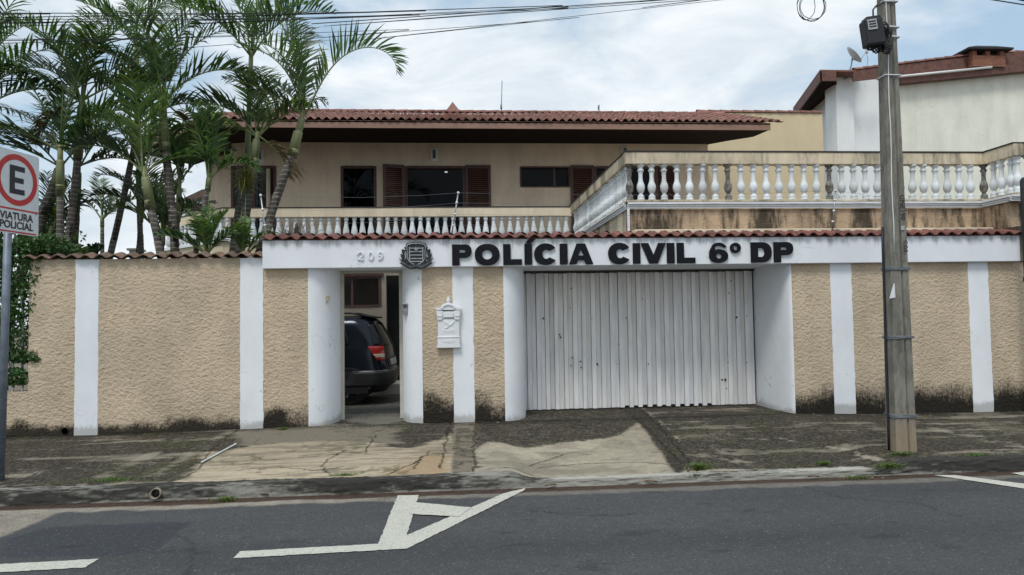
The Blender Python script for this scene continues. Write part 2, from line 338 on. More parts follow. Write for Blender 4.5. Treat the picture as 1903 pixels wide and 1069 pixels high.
# ---------------------------------------------------------------- ground, road, sidewalk
m, t, b = nt('ground surface'); a = N(t, 'ShaderNodeAttribute', attribute_name='Col')
v = wpos(t); n1 = noise(t, 90, 4, .7, v); n2 = noise(t, 300, 2, .6, v); sp = ramp(t, n2, .62, .75, 0, .35); vg = N(t, 'ShaderNodeTexVoronoi'); vg.inputs['Scale'].default_value = 48; t.links.new(wpos(t, 1, .7, 1), vg.inputs['Vector']); vs_ = N(t, 'ShaderNodeSeparateColor'); t.links.new(vg.outputs['Color'], vs_.inputs[0]); lum = N(t, 'ShaderNodeRGBToBW'); t.links.new(a.outputs['Color'], lum.inputs[0]); dk = ramp(t, lum.outputs[0], .06, .17, 1, .12)
f = math_(t, 'MULTIPLY', math_(t, 'ADD', .62, math_(t, 'MULTIPLY', n1, .76)), math_(t, 'ADD', 1.0, math_(t, 'MULTIPLY', dk, math_(t, 'MULTIPLY', math_(t, 'SUBTRACT', math_(t, 'POWER', vs_.outputs[0], 2.0), .28), 1.25)))); cc = N(t, 'ShaderNodeCombineColor'); [t.links.new(f, cc.inputs[i]) for i in range(3)]
base = mixc(t, 1.0, a.outputs['Color'], cc.outputs[0], 'MULTIPLY'); base = mixc(t, 1.0, base, mixc(t, sp, (1, 1, 1), (2.2, 2.2, 2.1)), 'MULTIPLY')
t.links.new(base, b.inputs['Base Color']); b.inputs['Roughness'].default_value = .9; b.inputs['Specular IOR Level'].default_value = .25
bump(t, b, math_(t, 'ADD', n1, math_(t, 'MULTIPLY', math_(t, 'MULTIPLY', dk, -1.0), vg.outputs['Distance'])), .8, .008); M['ground'] = m
m, t, b = nt('asphalt'); a = N(t, 'ShaderNodeAttribute', attribute_name='Col')
v = wpos(t); n1 = noise(t, 120, 3, .7, v); vo = N(t, 'ShaderNodeTexVoronoi'); vo.inputs['Scale'].default_value = 85; t.links.new(v, vo.inputs['Vector'])
vc = N(t, 'ShaderNodeSeparateColor'); t.links.new(vo.outputs['Color'], vc.inputs[0])
f = math_(t, 'ADD', .45, math_(t, 'ADD', math_(t, 'MULTIPLY', n1, .55), math_(t, 'MULTIPLY', vc.outputs[0], .5))); cc = N(t, 'ShaderNodeCombineColor'); [t.links.new(f, cc.inputs[i]) for i in range(3)]
base = mixc(t, 1.0, a.outputs['Color'], cc.outputs[0], 'MULTIPLY')
spk = ramp(t, vc.outputs[1], .975, .99, 0, .3); base = mixc(t, spk, base, (.30, .30, .29))
t.links.new(base, b.inputs['Base Color']); b.inputs['Roughness'].default_value = .8; b.inputs['Specular IOR Level'].default_value = .35
bump(t, b, math_(t, 'SUBTRACT', 1.0, vo.outputs['Distance']), .5, .006); M['asphalt'] = m

mb = MB(); mb.add([(-300, -60, -.12), (300, -60, -.12), (300, 500, -.12), (-300, 500, -.12)], [(0, 1, 2, 3)])
M['earth'] = simple('dry earth', (.16, .13, .09), .95, .3, .5)
tag(mb.build('ground', 'earth'), kind='structure')

KY = 7.60
patch = gpoly([(0, 1003), (100, 978), (362, 969), (285, 1030), (150, 1036), (0, 1038)], 0)
wedge = gpoly([(-80, 940), (0, 952), (110, 952), (60, 975), (0, 1000), (-90, 1030)], 0)
rcr = [gpoly(p_, 0) for p_ in ([(1500, 905), (1560, 925), (1700, 935), (1780, 960)], [(300, 985), (360, 1010), (350, 1069)], [(980, 950), (1100, 960), (1180, 955)])]
def roadcol(x, y):
    n = vnoise(x, y, .7, 1); n2 = vnoise(x, y, 5, 2); c = np.zeros(x.shape+(3,)); 
    c[:] = (.060, .0612, .063); c *= (.86+.28*n)[..., None]
    tw = vnoise(x*.10, y, 1.6, 3); c *= (.80+.40*tw)[..., None]; fz = vnoise(x, y, 11, 44, 3); c *= (.9+.2*fz)[..., None]
    for q_ in rcr:
        d = linedist(x+(fz-.5)*.1, y+(n2-.5)*.12, q_); k = sstep(.022, .006, d)[..., None]*.6; c = c*(1-k)+np.array((.02, .02, .02))*k
    d = polydist(x, y, patch)+(n2-.5)*.05; k = sstep(-.02, .05, d)[..., None]; c = c*(1-k)+np.array((.039, .043, .050))*k
    # gutter: pale concrete edge, red-brown silt against the kerb
    g = sstep(7.14, 7.22, y+(n2-.5)*.14+.0*x); gc = np.array((.27, .24, .195))*(.7+.6*vnoise(x, y, 9, 4))[..., None]
    lft = (.45+.55*sstep(1.5, -2.0, x)); k = (g*lft)[..., None]; c = c*(1-k)+gc*k
    d = polydist(x, y, wedge)+(n2-.5)*.08; k = sstep(-.02, .04, d)[..., None]; c = c*(1-k)+gc*.9*k
    s = sstep(7.31, 7.38, y+(n2-.5)*.09+(vnoise(x, y, 2, 6)-.5)*.12)[..., None]; c = c*(1-s)+np.array((.060, .034, .022))*(.5+1.0*vnoise(x, y, 14, 5))[..., None]*s
    # oil marks / darker scuffs
    o = sstep(.70, .78, vnoise(x, y*2, 3.0, 8))[..., None]; c = c*(1-.25*o)
    return c
xs = np.concatenate([np.linspace(-40, -7.1, 40), np.arange(-7, 9, .025), np.linspace(9.1, 40, 40)]); ys = np.concatenate([np.linspace(-6, 4.0, 20), np.arange(4.05, KY+.02, .025)])
road = grid('road', xs, ys, lambda x, y: np.where(y > 7.3, -.02*sstep(7.3, 7.55, y), 0)+(vnoise(x, y, 1, 9)-.5)*.004, roadcol, 'asphalt'); tag(road, kind='structure')
m, t, b = nt('worn road paint'); v = wpos(t); base = mixc(t, ramp(t, noise(t, 48, 6, .88, v), .50, .64, 0, .85), (.56, .55, .47), (.14, .14, .135))
base = mixc(t, ramp(t, noise(t, 3, 4, .6, v), .3, .7, 0, .3), base, (.42, .42, .38)); t.links.new(base, b.inputs['Base Color']); b.inputs['Roughness'].default_value = .8; bump(t, b, noise(t, 90, 4, .7, v), .5, .004); M['roadpaint'] = m
def mark(pts, z=.004):
    mb = MB(); q = [G(px, py, 0) for px, py in pts]; e = []
    rnd = random.Random(len(MARKS)+3)
    for i in range(len(q)):
        a, b_ = q[i], q[(i+1) % len(q)]; L = (b_-a).length; k = max(1, int(L/.035)); nrm = Vector((-(b_-a).y, (b_-a).x, 0)).normalized()
        for j in range(k): e.append(a.lerp(b_, j/k)+nrm*(rnd.uniform(-.005, .005) if j else 0))
    for p in e: p.z = z
    mb.v = [tuple(p) for p in e]; mb.c = [(1, 1, 1)]*len(e); mb.f = [tuple(range(len(e)))]; mb.mi = [0]; mb.sm = [False]
    bm = bmesh.new(); me = bpy.data.meshes.new('road_marking'); me.from_pydata(mb.v, [], mb.f); bm.from_mesh(me); bmesh.ops.triangulate(bm, faces=bm.faces); bmesh.ops.recalc_face_normals(bm, faces=bm.faces)
    bm.to_mesh(me); bm.free(); o = link('road_marking', me, 'roadpaint', road); MARKS.append(o)
MARKS = []
mark([(433, 1039), (446, 1026), (703, 1012), (739, 922), (778, 921), (756, 996), (936, 918), (977, 908), (973, 913), (756, 1021)], .006)
mark([(771, 935), (876, 945), (852, 962), (761, 957)], .010)
mark([(-60, 1053), (0, 1050), (184, 1040), (159, 1056), (0, 1065), (-60, 1068)], .006)
mark([(1735, 884), (1774, 884), (1903, 900), (2000, 912), (2000, 921), (1903, 909)], .006)
mark([(1880, 880), (1903, 878), (1960, 876), (1990, 884), (1903, 885)], .006)

def wbase(x): return np.interp(x, [-9, -5, -2, 5.2, 6.3, 8.4, 12], [.15, .16, .20, .20, .165, .135, .13])
def kz(x): return .13-.075*(sstep(.55, .85, x)*(1-sstep(4.55, 5.0, x)))
def walkz(x, y):
    k = kz(x); k = k+(.10-k)*0; w = wbase(x); t_ = sstep(7.7, 11.0, y)
    return k+(w-k)*t_
crk = [[(885, 790), (880, 830), (884, 862), (872, 893)], [(838, 790), (830, 822), (818, 870)], [(640, 842), (615, 852), (598, 868), (612, 884)], [(700, 815), (684, 835), (680, 845)], [(850, 838), (800, 842), (775, 860), (745, 872), (712, 884)], [(762, 790), (715, 805), (690, 815)],
       [(330, 893), (372, 872), (392, 842), (430, 815), (450, 800)], [(0, 912), (40, 895), (72, 879), (120, 860)], [(440, 875), (520, 868), (590, 876), (640, 868)], [(1150, 765), (1190, 792), (1230, 822), (1268, 852), (1300, 880)], [(1190, 770), (1225, 800), (1260, 828), (1295, 862)], [(1268, 852), (1180, 849), (1080, 852), (1000, 858)],
       [(1310, 868), (1400, 862), (1480, 868), (1560, 862), (1640, 872)], [(1420, 770), (1490, 782), (1570, 790), (1700, 805)], [(985, 855), (1060, 836), (1100, 838)], [(560, 850), (640, 844), (700, 848)], [(470, 852), (500, 858), (560, 853), (640, 846)], [(905, 872), (960, 868), (1000, 872)], [(770, 872), (785, 850), (815, 845), (842, 846)], [(1345, 884), (1500, 872), (1690, 880)]]
crk = [gpoly(c) for c in crk]
lightA = gpoly([(330, 895), (392, 845), (455, 835), (530, 828), (640, 826), (760, 838), (820, 822), (836, 812), (868, 840), (868, 884), (600, 890)])
lightA2 = gpoly([(440, 812), (600, 800), (740, 800), (750, 830), (560, 832), (430, 836)])
lightB = gpoly([(887, 835), (905, 826), (980, 829), (1050, 822), (1100, 818), (1150, 812), (1183, 793), (1210, 800), (1240, 835), (1268, 862), (1275, 882), (960, 888), (884, 862)])
lightB2 = gpoly([(886, 868), (1000, 870), (1270, 866), (1290, 886), (960, 892), (884, 890)])
midC = gpoly([(845, 792), (885, 790), (884, 880), (838, 880)])
darkD = gpoly([(886, 788), (975, 768), (1150, 758), (1190, 790), (1150, 812), (1050, 822), (980, 829), (905, 826), (886, 835)])
orange = gpoly([(735, 868), (790, 848), (842, 850), (835, 884), (700, 890)])
drive = gpoly([(632, 790), (640, 765), (743, 765), (750, 790), (700, 800)])
kerbstrip = gpoly([(1280, 868), (1400, 870), (1640, 866), (1660, 880), (1280, 892)], .07)
trench = gpoly([(1155, 763), (1190, 762), (1262, 820), (1300, 872), (1262, 880), (1225, 830)])
lstr = [(gpoly(p_), w_, a_) for p_, w_, a_ in (([(500, 905), (560, 880), (440, 800), (300, 880), (210, 900)][2:], .10, .8), ([(150, 905), (230, 870), (290, 845)], .12, .6), ([(0, 893), (60, 880)], .22, .9), ([(1460, 815), (1560, 828), (1650, 852)], .07, .95), ([(1500, 775), (1580, 790), (1640, 800)], .05, .6), ([(1195, 765), (1265, 820)], .025, .9), ([(1740, 800), (1903, 830)], .22, .55), ([(1280, 835), (1390, 850), (1420, 862)], .14, .6), ([(1300, 880), (1500, 874), (1690, 868)], .07, .9))]
def walkcol(x, y):
    n = vnoise(x, y, 1.2, 11, 5); nf = vnoise(x, y, 9, 12, 4, .65); ns = vnoise(x*.35, y*2.2, 2.4, 13, 5, .65); c = np.zeros(x.shape+(3,))
    dark = np.array((.052, .044, .033)); mid = np.array((.15, .13, .10)); lt = np.array((.38, .335, .26)); 
    c[:] = dark; k = sstep(.50, .70, n*.45+nf*.2+ns*.35)[..., None]; c = c*(1-k)+mid*k
    k = sstep(.57, .68, ns*.75+nf*.25)[..., None]*.8; c = c*(1-k)+lt*.62*k
    wob = (n-.5)*.30+(nf-.5)*.22+(ns-.5)*.35
    def lay(poly, col, soft, wob_, amt=1):
        nonlocal c
        k = (sstep(-soft, soft, polydist(x, y, poly)+wob_)*amt)[..., None]; c = c*(1-k)+col*k
    lay(lightA2, np.array((.24, .21, .16)), .1, wob, .7)
    lay(lightA, lt*(.98+1.5*(ns[..., None]-.5)+.25*sstep(9.4, 8.0, y)[..., None])*np.array((1.02, .975, .90)), .07, wob*.8)
    kd = (sstep(.50, .60, ns)*sstep(-.05, .1, polydist(x, y, lightA))*.6)[..., None]; c = c*(1-kd)+dark*2.0*kd
    lay(orange, np.array((.35, .245, .14)), .12, wob, .8)
    lay(midC, np.array((.20, .165, .125)), .02, (nf-.5)*.04)
    kd = (sstep(.53, .6, vnoise(x, y, 2.6, 21))*sstep(0, .05, polydist(x, y, midC))*.75)[..., None]; c = c*(1-kd)+np.array((.075, .068, .055))*kd
    lay(lightB, lt*np.array((.95, .95, .92))*(.70+.5*(nf[..., None]-.1)+.7*(n[..., None]-.5)), .05, (n-.5)*.24+(nf-.5)*.26)
    kd = (sstep(.50, .66, vnoise(x*.5, y, 2.0, 51, 5, .7))*sstep(0, .1, polydist(x, y, lightB))*.45)[..., None]; c = c*(1-kd)+np.array((.15, .13, .10))*kd
    lay(lightB2, lt*.9*(.7+.5*nf[..., None]), .03, wob*.5, .9)
    lay(darkD, dark*1.15*(1+(nf[..., None]-.5)*1.2), .05, (nf-.5)*.22+(n-.5)*.16, .93)
    lay(drive, np.array((.16, .15, .125)), .08, wob*.5, .8)
    lay(trench, dark*.9, .03, (nf-.5)*.08)
    lay(kerbstrip, lt*.95, .04, wob*.8, .85)
    for q_, w_, a_ in lstr:
        d = linedist(x+(nf-.5)*.12, y+(n-.5)*.2, q_); k = (sstep(w_, w_*.3, d)*sstep(.42, .58, ns*.5+nf*.5)*a_)[..., None]; c = c*(1-k)+lt*.85*k
    # exposed-aggregate speckle where dark
    pebble = vnoise(x, y, 42, 15, 2); lum = c.mean(-1); a_ = sstep(.13, .06, lum); c *= (1+a_*(pebble-.5)*1.9)[..., None]
    # contact shade painted into the pavement colour along the wall foot
    wf = sstep(10.55, 10.98, y+(nf-.5)*.5)*(y < 11.02); c *= (1-.55*wf)[..., None]
    # green moss tint, left near kerb
    ms = (sstep(.55, .68, vnoise(x, y, 1.6, 16))*sstep(.45, .6, nf)*.5)[..., None]; c = c*(1-ms)+np.array((.062, .068, .026))*ms
    wx = x+(vnoise(x, y, 9, 17)-.5)*.09; wy = y+(vnoise(x, y, 9, 18)-.5)*.09
    for q in crk:
        d = linedist(wx, wy, q); k = (sstep(.018, .005, d)*.85)[..., None]; c = c*(1-k)+np.array((.018, .015, .011))*k
    # fine craze cracks
    g = np.abs(vnoise(x, y, 2.2, 19, 3)-.5); k = (sstep(.008, .002, g)*sstep(.5, .6, vnoise(x, y, .9, 20))*.7)[..., None]; c = c*(1-k)+np.array((.03, .026, .02))*k
    return c
def walkzz(x, y):
    z = walkz(x, y)+(vnoise(x, y, 2, 22)-.5)*.012+(vnoise(x, y, 14, 23)-.5)*.006
    for q in crk[:2]+crk[9:11]: z = z-.012*sstep(.02, .004, linedist(x, y, q))
    return z
xs = np.concatenate([np.linspace(-30, -6.6, 30), np.arange(-6.5, 9.6, .016), np.linspace(9.7, 30, 30)])
walk = grid('sidewalk', xs, np.arange(KY+.075, 12.35, .018), walkzz, walkcol, 'ground'); tag(walk, kind='structure')
# kerb: extruded rounded profile following kz(x)
def kerbcol(x, s):
    n = vnoise(x, s, 1.0, 31, 4); nf = vnoise(x, s*3, 9, 32, 4); st = sstep(.46, .62, n*.6+nf*.4+.16*sstep(4.6, 5.2, x)-.2*sstep(.8, 1.2, x)*(1-sstep(4.3, 4.6, x))+.10*(s > .1))
    c = np.zeros(x.shape+(3,)); dr_ = (sstep(.7, .95, x)*(1-sstep(4.4, 4.7, x)))[..., None]; c[:] = (.25, .24, .21); c = c*(1+.45*dr_*(s > .5)[..., None]); c *= (.7+.7*nf)[..., None]; k = (st*.93)[..., None]; return c*(1-k)+np.array((.019, .018, .014))*k
xs = np.concatenate([np.linspace(-30, -6.6, 20), np.arange(-6.5, 9.6, .015), np.linspace(9.7, 30, 20)]); prof = [(0.0, 0), (.004, .3), (.010, .7), (.022, .92), (.04, 1.0), (.07, 1.0), (.10, 1.0)]
SS = np.linspace(0, 1, 26); pyv = np.interp(SS, np.linspace(0, 1, len(prof)), [p[0] for p in prof]); phv = np.interp(SS, np.linspace(0, 1, len(prof)), [p[1] for p in prof])
def kz_(x, s): 
    h = np.interp(s, SS, phv); jt = (vnoise(x, s, 1.5, 33)-.5)*.014+(vnoise(x, s*2, 12, 34)-.5)*.022; return -.03+(kz(x)+.036)*h+jt*h
m, t, b = nt('kerb concrete'); a = N(t, 'ShaderNodeAttribute', attribute_name='Col'); v = wpos(t); n1 = noise(t, 70, 5, .75, v); f = math_(t, 'ADD', .5, n1); cc = N(t, 'ShaderNodeCombineColor'); [t.links.new(f, cc.inputs[i]) for i in range(3)]
t.links.new(mixc(t, 1.0, a.outputs['Color'], cc.outputs[0], 'MULTIPLY'), b.inputs['Base Color']); b.inputs['Roughness'].default_value = .95; bump(t, b, n1, .6, .006); M['kerb'] = m
kerb = grid('kerb', xs, SS, kz_, kerbcol, 'kerb'); tag(kerb, kind='structure')
co = np.zeros(len(kerb.data.vertices)*3, np.float32); kerb.data.vertices.foreach_get('co', co); co = co.reshape(-1, 3); co[:, 1] = KY+np.interp(co[:, 1], SS, pyv)+(vnoise(co[:, 0], co[:, 2]*6, 8, 35)-.5)*.03; kerb.data.vertices.foreach_set('co', co.ravel())
# yard behind the wall
def yardcol(x, y):
    c = np.zeros(x.shape+(3,)); c[:] = (.085, .082, .072); return c*(.6+.8*vnoise(x, y, 1.5, 41, 5))[..., None]
tag(grid('yard_floor', np.arange(-9, 13, .1), np.arange(12.3, 26, .1), lambda x, y: .2+.0*x, yardcol, 'ground'), kind='structure')

# ---------------------------------------------------------------- clay tiles
def tiles(name, mat, parent, o, ud, vd, ulen, vlen, slope, period=.19, row=.34, amp=.035, u_lo=None, u_hi=None, lift=.022, seg=10, seed=1):
    o = Vector(o); ud = Vector(ud).normalized(); vd = Vector(vd).normalized(); rnd = random.Random(seed); mb = MB()
    nr = max(1, round(vlen/row)); row = vlen/nr
    for r in range(nr):
        va, vb = r*row-(.03 if r else 0), (r+1)*row
        lo = u_lo((r+.5)*row) if u_lo else 0; hi = u_hi((r+.5)*row) if u_hi else ulen
        c0, c1 = int(math.floor(lo/period)), int(math.ceil(hi/period))
        for c in range(c0, c1):
            g = rnd.gauss(1, .16); col = (g*rnd.uniform(.93, 1.1), g, g*rnd.uniform(.9, 1.08)); dz = rnd.uniform(-.006, .006); dv = rnd.uniform(-.012, .012); du = rnd.uniform(-.006, .006)
            vs = []
            for (v_, lf) in ((va+dv, lift), (vb, 0)):
                for th in (0, -.016):
                    for k in range(seg+1):
                        w = k/seg; wave = math.sin(math.pi*min(1, w/.62))*amp*(1.25) if w < .62 else -math.sin(math.pi*(w-.62)/.38)*amp*.55
                        u = (c+w)*period+du
                        vs.append(o+ud*u+vd*v_+Vector((0, 0, v_*slope+wave+lf+th+dz)))
            n = seg+1; f = []
            for k in range(seg): f += [(k, k+1, 2*n+k+1, 2*n+k), (n+k, 3*n+k, 3*n+k+1, n+k+1), (k, n+k, n+k+1, k+1)]
            f += [(0, 2*n, 3*n, n), (n-1, 2*n-1, 4*n-1, 3*n-1)]
            mb.add(vs, f, col, True)
    ob = mb.build(name, mat, parent, recalc=False)
    md = ob.modifiers.new('edge', 'EDGE_SPLIT'); md.split_angle = R(50); return ob
def ridge_tiles(name, mat, parent, a, b, r=.09, L=.36, seed=2):
    a, b = Vector(a), Vector(b); n = max(1, round((b-a).length/L)); rnd = random.Random(seed); mb = MB(); d = (b-a)/n; dn = d.normalized(); side = dn.cross(Vector((0, 0, 1))).normalized(); up = side.cross(dn)
    for i in range(n):
        g = rnd.gauss(1, .15); col = (g, g*.97, g); p = a+d*i; q = p+d*1.08; vs = []
        for pp, rr_ in ((p, r*1.12), (q, r*.9)):
            for k in range(9):
                w = math.pi*k/8; vs.append(pp+side*math.cos(w)*rr_+up*(math.sin(w)*rr_*.8))
        for pp, rr_ in ((p, r*1.12-.015), (q, r*.9-.015)):
            for k in range(9):
                w = math.pi*k/8; vs.append(pp+side*math.cos(w)*rr_+up*(math.sin(w)*rr_*.8))
        f = [(k, k+1, 9+k+1, 9+k) for k in range(8)]+[(18+k, 27+k, 28+k, 19+k) for k in range(8)]+[(k, 18+k, 19+k, k+1) for k in range(8)]+[(9+k, 10+k, 28+k, 27+k) for k in range(8)]
        mb.add(vs, f, col, True)
    ob = mb.build(name, mat, parent); md = ob.modifiers.new('edge', 'EDGE_SPLIT'); md.split_angle = R(50); return ob

# ---------------------------------------------------------------- street walls
WY = 11.0; HT = 2.53; HZ = 2.945; YB = 11.25
xg = lambda px: X(px, WY, 640)
def panel(parent, x0, x1, zt, mat='stucco_left', y0=WY, z0=0.0, name='stucco_panel'): return bxo(name, mat, parent, x0, x1, y0, YB, z0, zt)
def pilaster(parent, x0, x1, zt, y0=WY-.006):
    r_ = random.Random(int(x0*100)); n = 60; mb = MB(); vs = []
    w = lambda i, k: .0035*mnoise.noise(Vector((k*7.1+x0, i*.31, 0)))*2+r_.uniform(-.0018, .0018)
    for i in range(n+1):
        z = zt*i/n; a, b_ = x0+w(i, 1), x1+w(i, 2); vs += [(a, YB+.01, z), (a, y0+.006, z), (a+.006, y0, z), (b_-.006, y0, z), (b_, y0+.006, z), (b_, YB+.01, z)]
    mb.add(vs, [(6*i+k, 6*i+k+1, 6*i+k+7, 6*i+k+6) for i in range(n) for k in range(5)]+[tuple(6*n+k for k in range(6))]); return mb.build('pilaster', 'white_wall', parent)
gw = thing('garden_wall', 'roughcast beige garden wall with white pilasters and clay coping below the palms', 'wall', (xg(300), WY, .17))
LT = 2.70; xl = [xg(53), xg(139), xg(183), xg(446), xg(489.5)]
panel(gw, xl[0], xl[1], LT); pilaster(gw, xl[1], xl[2], LT-.004); panel(gw, xl[2], xl[3], LT); pilaster(gw, xl[3], xl[4], LT-.004)
tiles('coping_tiles', 'tile_old', gw, (xl[0]-.05, WY-.09, LT+.035), (1, 0, 0), (0, 1, 0), xl[4]-xl[0]+.04, .22, .22, period=.2, row=.22, amp=.026, lift=.0, seed=4)
tiles('coping_tiles', 'tile_old', gw, (xl[4]-.01, YB+.09, LT+.035), (-1, 0, 0), (0, -1, 0), xl[4]-xl[0]+.04, .21, .22, period=.2, row=.22, amp=.026, lift=.0, seed=5)
# drain opening in the wall foot
mb = MB(); o = P(121, 803, WY); mb.lathe([(.052, -.012), (.052, .0), (.044, 0), (.044, -.012)], (o.x, WY, o.z+.02), 20, axis='y'); mb.build('drain_ring', 'stucco_left', gw)
mb = MB(); mb.lathe([(.045, -.008), (.045, -.003)], (o.x, WY, o.z+.02), 20, axis='y'); mb.build('drain_hole', 'hole', gw)

ew = thing('entrance_wall', 'street wall with white lintel beam, curved white jambs and two openings', 'wall', (3.2, WY, .17))
xe = [xg(p) for p in (489.5, 573, 634, 743, 785, 842, 881, 937, 969, 1403, 1474, 1547, 1587, 1804, 1842, 1990)]
panel(ew, xe[0]+.002, xe[1], HT, 'stucco_mid'); 
def jamb(x0, x1, dirn, depth, back, name='curved_jamb'):     # convex quarter-ellipse from (x0, WY) to (x1, WY+depth), then back
    pts = []; 
    for i in range(13):
        w = i/12*math.pi/2; pts.append((x0+(x1-x0)*math.sin(w), WY-.012+(depth)*(1-math.cos(w))))
    pts += [(x1, back), (x0, back)]
    mb = MB(); n = len(pts); vs = [(x, y, 0) for x, y in pts]+[(x, y, HT) for x, y in pts]; mb.add(vs, [tuple(range(n))[::-1], tuple(range(n, 2*n))])
    mb.add(vs, [(i, i+1, i+1+n, i+n) for i in range(12)], None, True); mb.add(vs, [(i, (i+1) % n, (i+1) % n+n, i+n) for i in range(12, n)])
    ob = mb.build(name, 'white_wall', ew); md = ob.modifiers.new('e', 'EDGE_SPLIT'); md.split_angle = R(40); return ob
GY = 11.62
jamb(xe[1], X(633, GY), 1, GY-WY-.05, GY+.12); jamb(xe[4], X(749.5, GY), -1, GY-WY-.05, GY+.12)
panel(ew, xe[4], xe[5], HT, 'stucco_mid'); pilaster(ew, xe[5], xe[6], HT); panel(ew, xe[6], xe[7], HT, 'stucco_mid')
DY = 12.10; gx0 = X(969, DY); gx1 = X(1404, DY)
jamb(xe[7], gx0-.004, 1, .55, DY+.1)
jamb(xe[10], gx1+.004, -1, .95, DY+.1)
panel(ew, xe[10], xe[11], HT, 'stucco_right'); pilaster(ew, xe[11], xe[12], HT); panel(ew, xe[12], xe[13], HT, 'stucco_right'); pilaster(ew, xe[13], xe[14], HT); panel(ew, xe[14], 16.0, HT, 'stucco_right')
# lintel beam
hx0, hx1 = X(487.5, 10.9, 480), X(1896, 10.9, 465)
bxo('lintel_beam', 'header', ew, hx0, hx1, 10.9, YB+.03, HT, HZ, bevel=.008)
bxo('garage_ceiling', 'header', ew, xe[7], xe[10]+.3, YB+.03, DY+.3, HT, HT+.06)
bxo('gate_lintel', 'header', ew, xe[1], xe[4], YB+.03, GY+.12, HT, HT+.06)
bxo('end_pier', 'neighbour_low', ew, hx1+.01, 16.0, 10.95, YB+.3, HT+.01, 3.1)
tiles('lintel_tiles', 'tile_dark', ew, (hx0-.03, 10.84, HZ+.035), (1, 0, 0), (0, 1, 0), hx1-hx0+.1, .42, .20, period=.19, row=.42, amp=.026, lift=.0, seed=6)
tiles('lintel_tiles', 'tile_dark', ew, (hx1+.07, 11.66, HZ+.04), (-1, 0, 0), (0, -1, 0), hx1-hx0+.1, .40, .20, period=.19, row=.40, amp=.026, lift=.0, seed=7)
bxo('tile_bed', 'tile_dark', ew, hx0, hx1, 10.93, 11.55, HZ, HZ+.03)
# chipped patch scars
for px, py, s_ in ((610, 556, .03), (608, 560, .018)):
    q = P(px, py, WY+.16)
# low wall and railing at far left
lw = thing('low_wall', 'low beige roughcast wall under the ivy-covered railing', 'wall', (xl[0]-1, WY, .15))
lz = Z(40, 728, WY); panel(lw, xl[0]-3.2, xl[0]-.004, lz, 'stucco_left', y0=WY+.004)
rl = thing('railing', 'white vertical bar railing half hidden by ivy beside the garden wall', 'railing', (xl[0]-1, WY+.1, lz))
mb = MB(); 
for k in range(22): x = xl[0]-.13-k*.135; mb.box(x-.012, x+.012, WY+.08, WY+.104, lz, 2.45)
mb.build('bar_panel', 'metal_rail', rl)
mb = MB(); mb.box(xl[0]-3.1, xl[0]-.02, WY+.07, WY+.115, 2.2, 2.23); mb.box(xl[0]-3.1, xl[0]-.02, WY+.07, WY+.115, lz+.1, lz+.13); mb.build('rail', 'metal_rail', rl)

# ---------------------------------------------------------------- gates
gg = thing('garage_gate', 'wide white garage gate of worn vertical metal slats', 'gate', ((gx0+gx1)/2, DY, .2))
zt = HT-.035; mb = MB(); hb = MB(); x = gx0+.01; rnd = random.Random(5); k = 0
gzf = lambda x: float(walkz(np.array(x), np.array(DY)))+.004
while x < gx1-.03:
    w = rnd.uniform(.070, .082) if k % 2 else rnd.uniform(.074, .088); w = min(w, gx1-x); g = rnd.gauss(1 if k % 2 else .87, .05); tint = (g, g*rnd.uniform(.985, 1.01), g*rnd.uniform(.97, 1.05))
    fwd = DY-.022-rnd.uniform(0, .005) if k % 2 else DY+.0+rnd.uniform(0, .004)
    fr = (x-gx0)/(gx1-gx0); gap = .010+(.030 if (k % 2 == 0 and .42 < fr < .8) else 0)+rnd.uniform(0, .01); mb.cur = tint
    zb = gzf(x)+gap; tl = rnd.uniform(-.003, .003)
    mb.prism([(x+.003, fwd, zb), (x+w-.003, fwd+rnd.uniform(-.003, .003), zb), (x+w-.0025, DY+.03, zb), (x+.0025, DY+.03, zb)], (tl, 0, zt-zb-rnd.uniform(0, .012)))
    x += w; k += 1
mb.build('slat_panel', 'gate', gg, bevel=.003)
bxo('backing', 'gate_line', gg, gx0, gx1, DY+.032, DY+.05, .29, HT-.01)
mb = MB(); mb.box(gx0-.004, gx1, DY-.035, DY+.03, zt, HT-.002); mb.build('top_rail', 'gate_line', gg)
for px, py, s_ in ((1062, 536, 1), (1060, 572, .7), (1010, 592, 1.3), (1040, 622, 1.2), (1042, 627, 1.3), (1063, 665, 1), (1061, 680, .9), (1079, 672, 1.2), (1080, 683, 1.1), (1110, 677, 1.5), (1164, 591, .9), (1194, 556, .8), (1205, 677, 1), (1369, 590, 1.5), (1388, 587, .8), (1342, 706, 1.4), (1348, 706, 1.8), (1350, 722, .9), (1359, 522, .9), (1355, 545, .9), (1353, 674, .8), (1388, 674, .8), (1150, 640, .8), (1100, 592, .7), (1148, 676, .7)):
    q = P(px, py, DY-.03); hm = MB(); hm.lathe([(.0095*s_, 0), (.012*s_, -.003), (.006*s_, -.004)], (q.x, DY-.026, q.z), 9, axis='y'); hm.build('rust_spot', simple('rust', (.04, .025, .018), .9, .3) if 'rust' not in bpy.data.materials else bpy.data.materials['rust'], gg)
dg = thing('gate_frame', 'open pedestrian doorway with thin cream metal frame', 'door frame', (X(690, GY), GY, .2))
fx0, fx1 = X(632.5, GY), X(749, GY); fz = Z(690, 508, GY); w_ = .055; zb_ = float(walkz(np.array(-1.2), np.array(GY)))
bxo('jamb', 'frame_metal', dg, fx0, fx0+w_, GY, GY+.07, zb_, HT-.004, bevel=.003)
bxo('jamb', 'frame_metal', dg, fx1-w_, fx1, GY, GY+.07, zb_, HT-.004, bevel=.003)
bxo('head', 'frame_metal', dg, fx0+w_+.001, fx1-w_-.001, GY+.002, GY+.068, fz, HT-.004, bevel=.003)
# the opened gate leaf swung inwards on the left

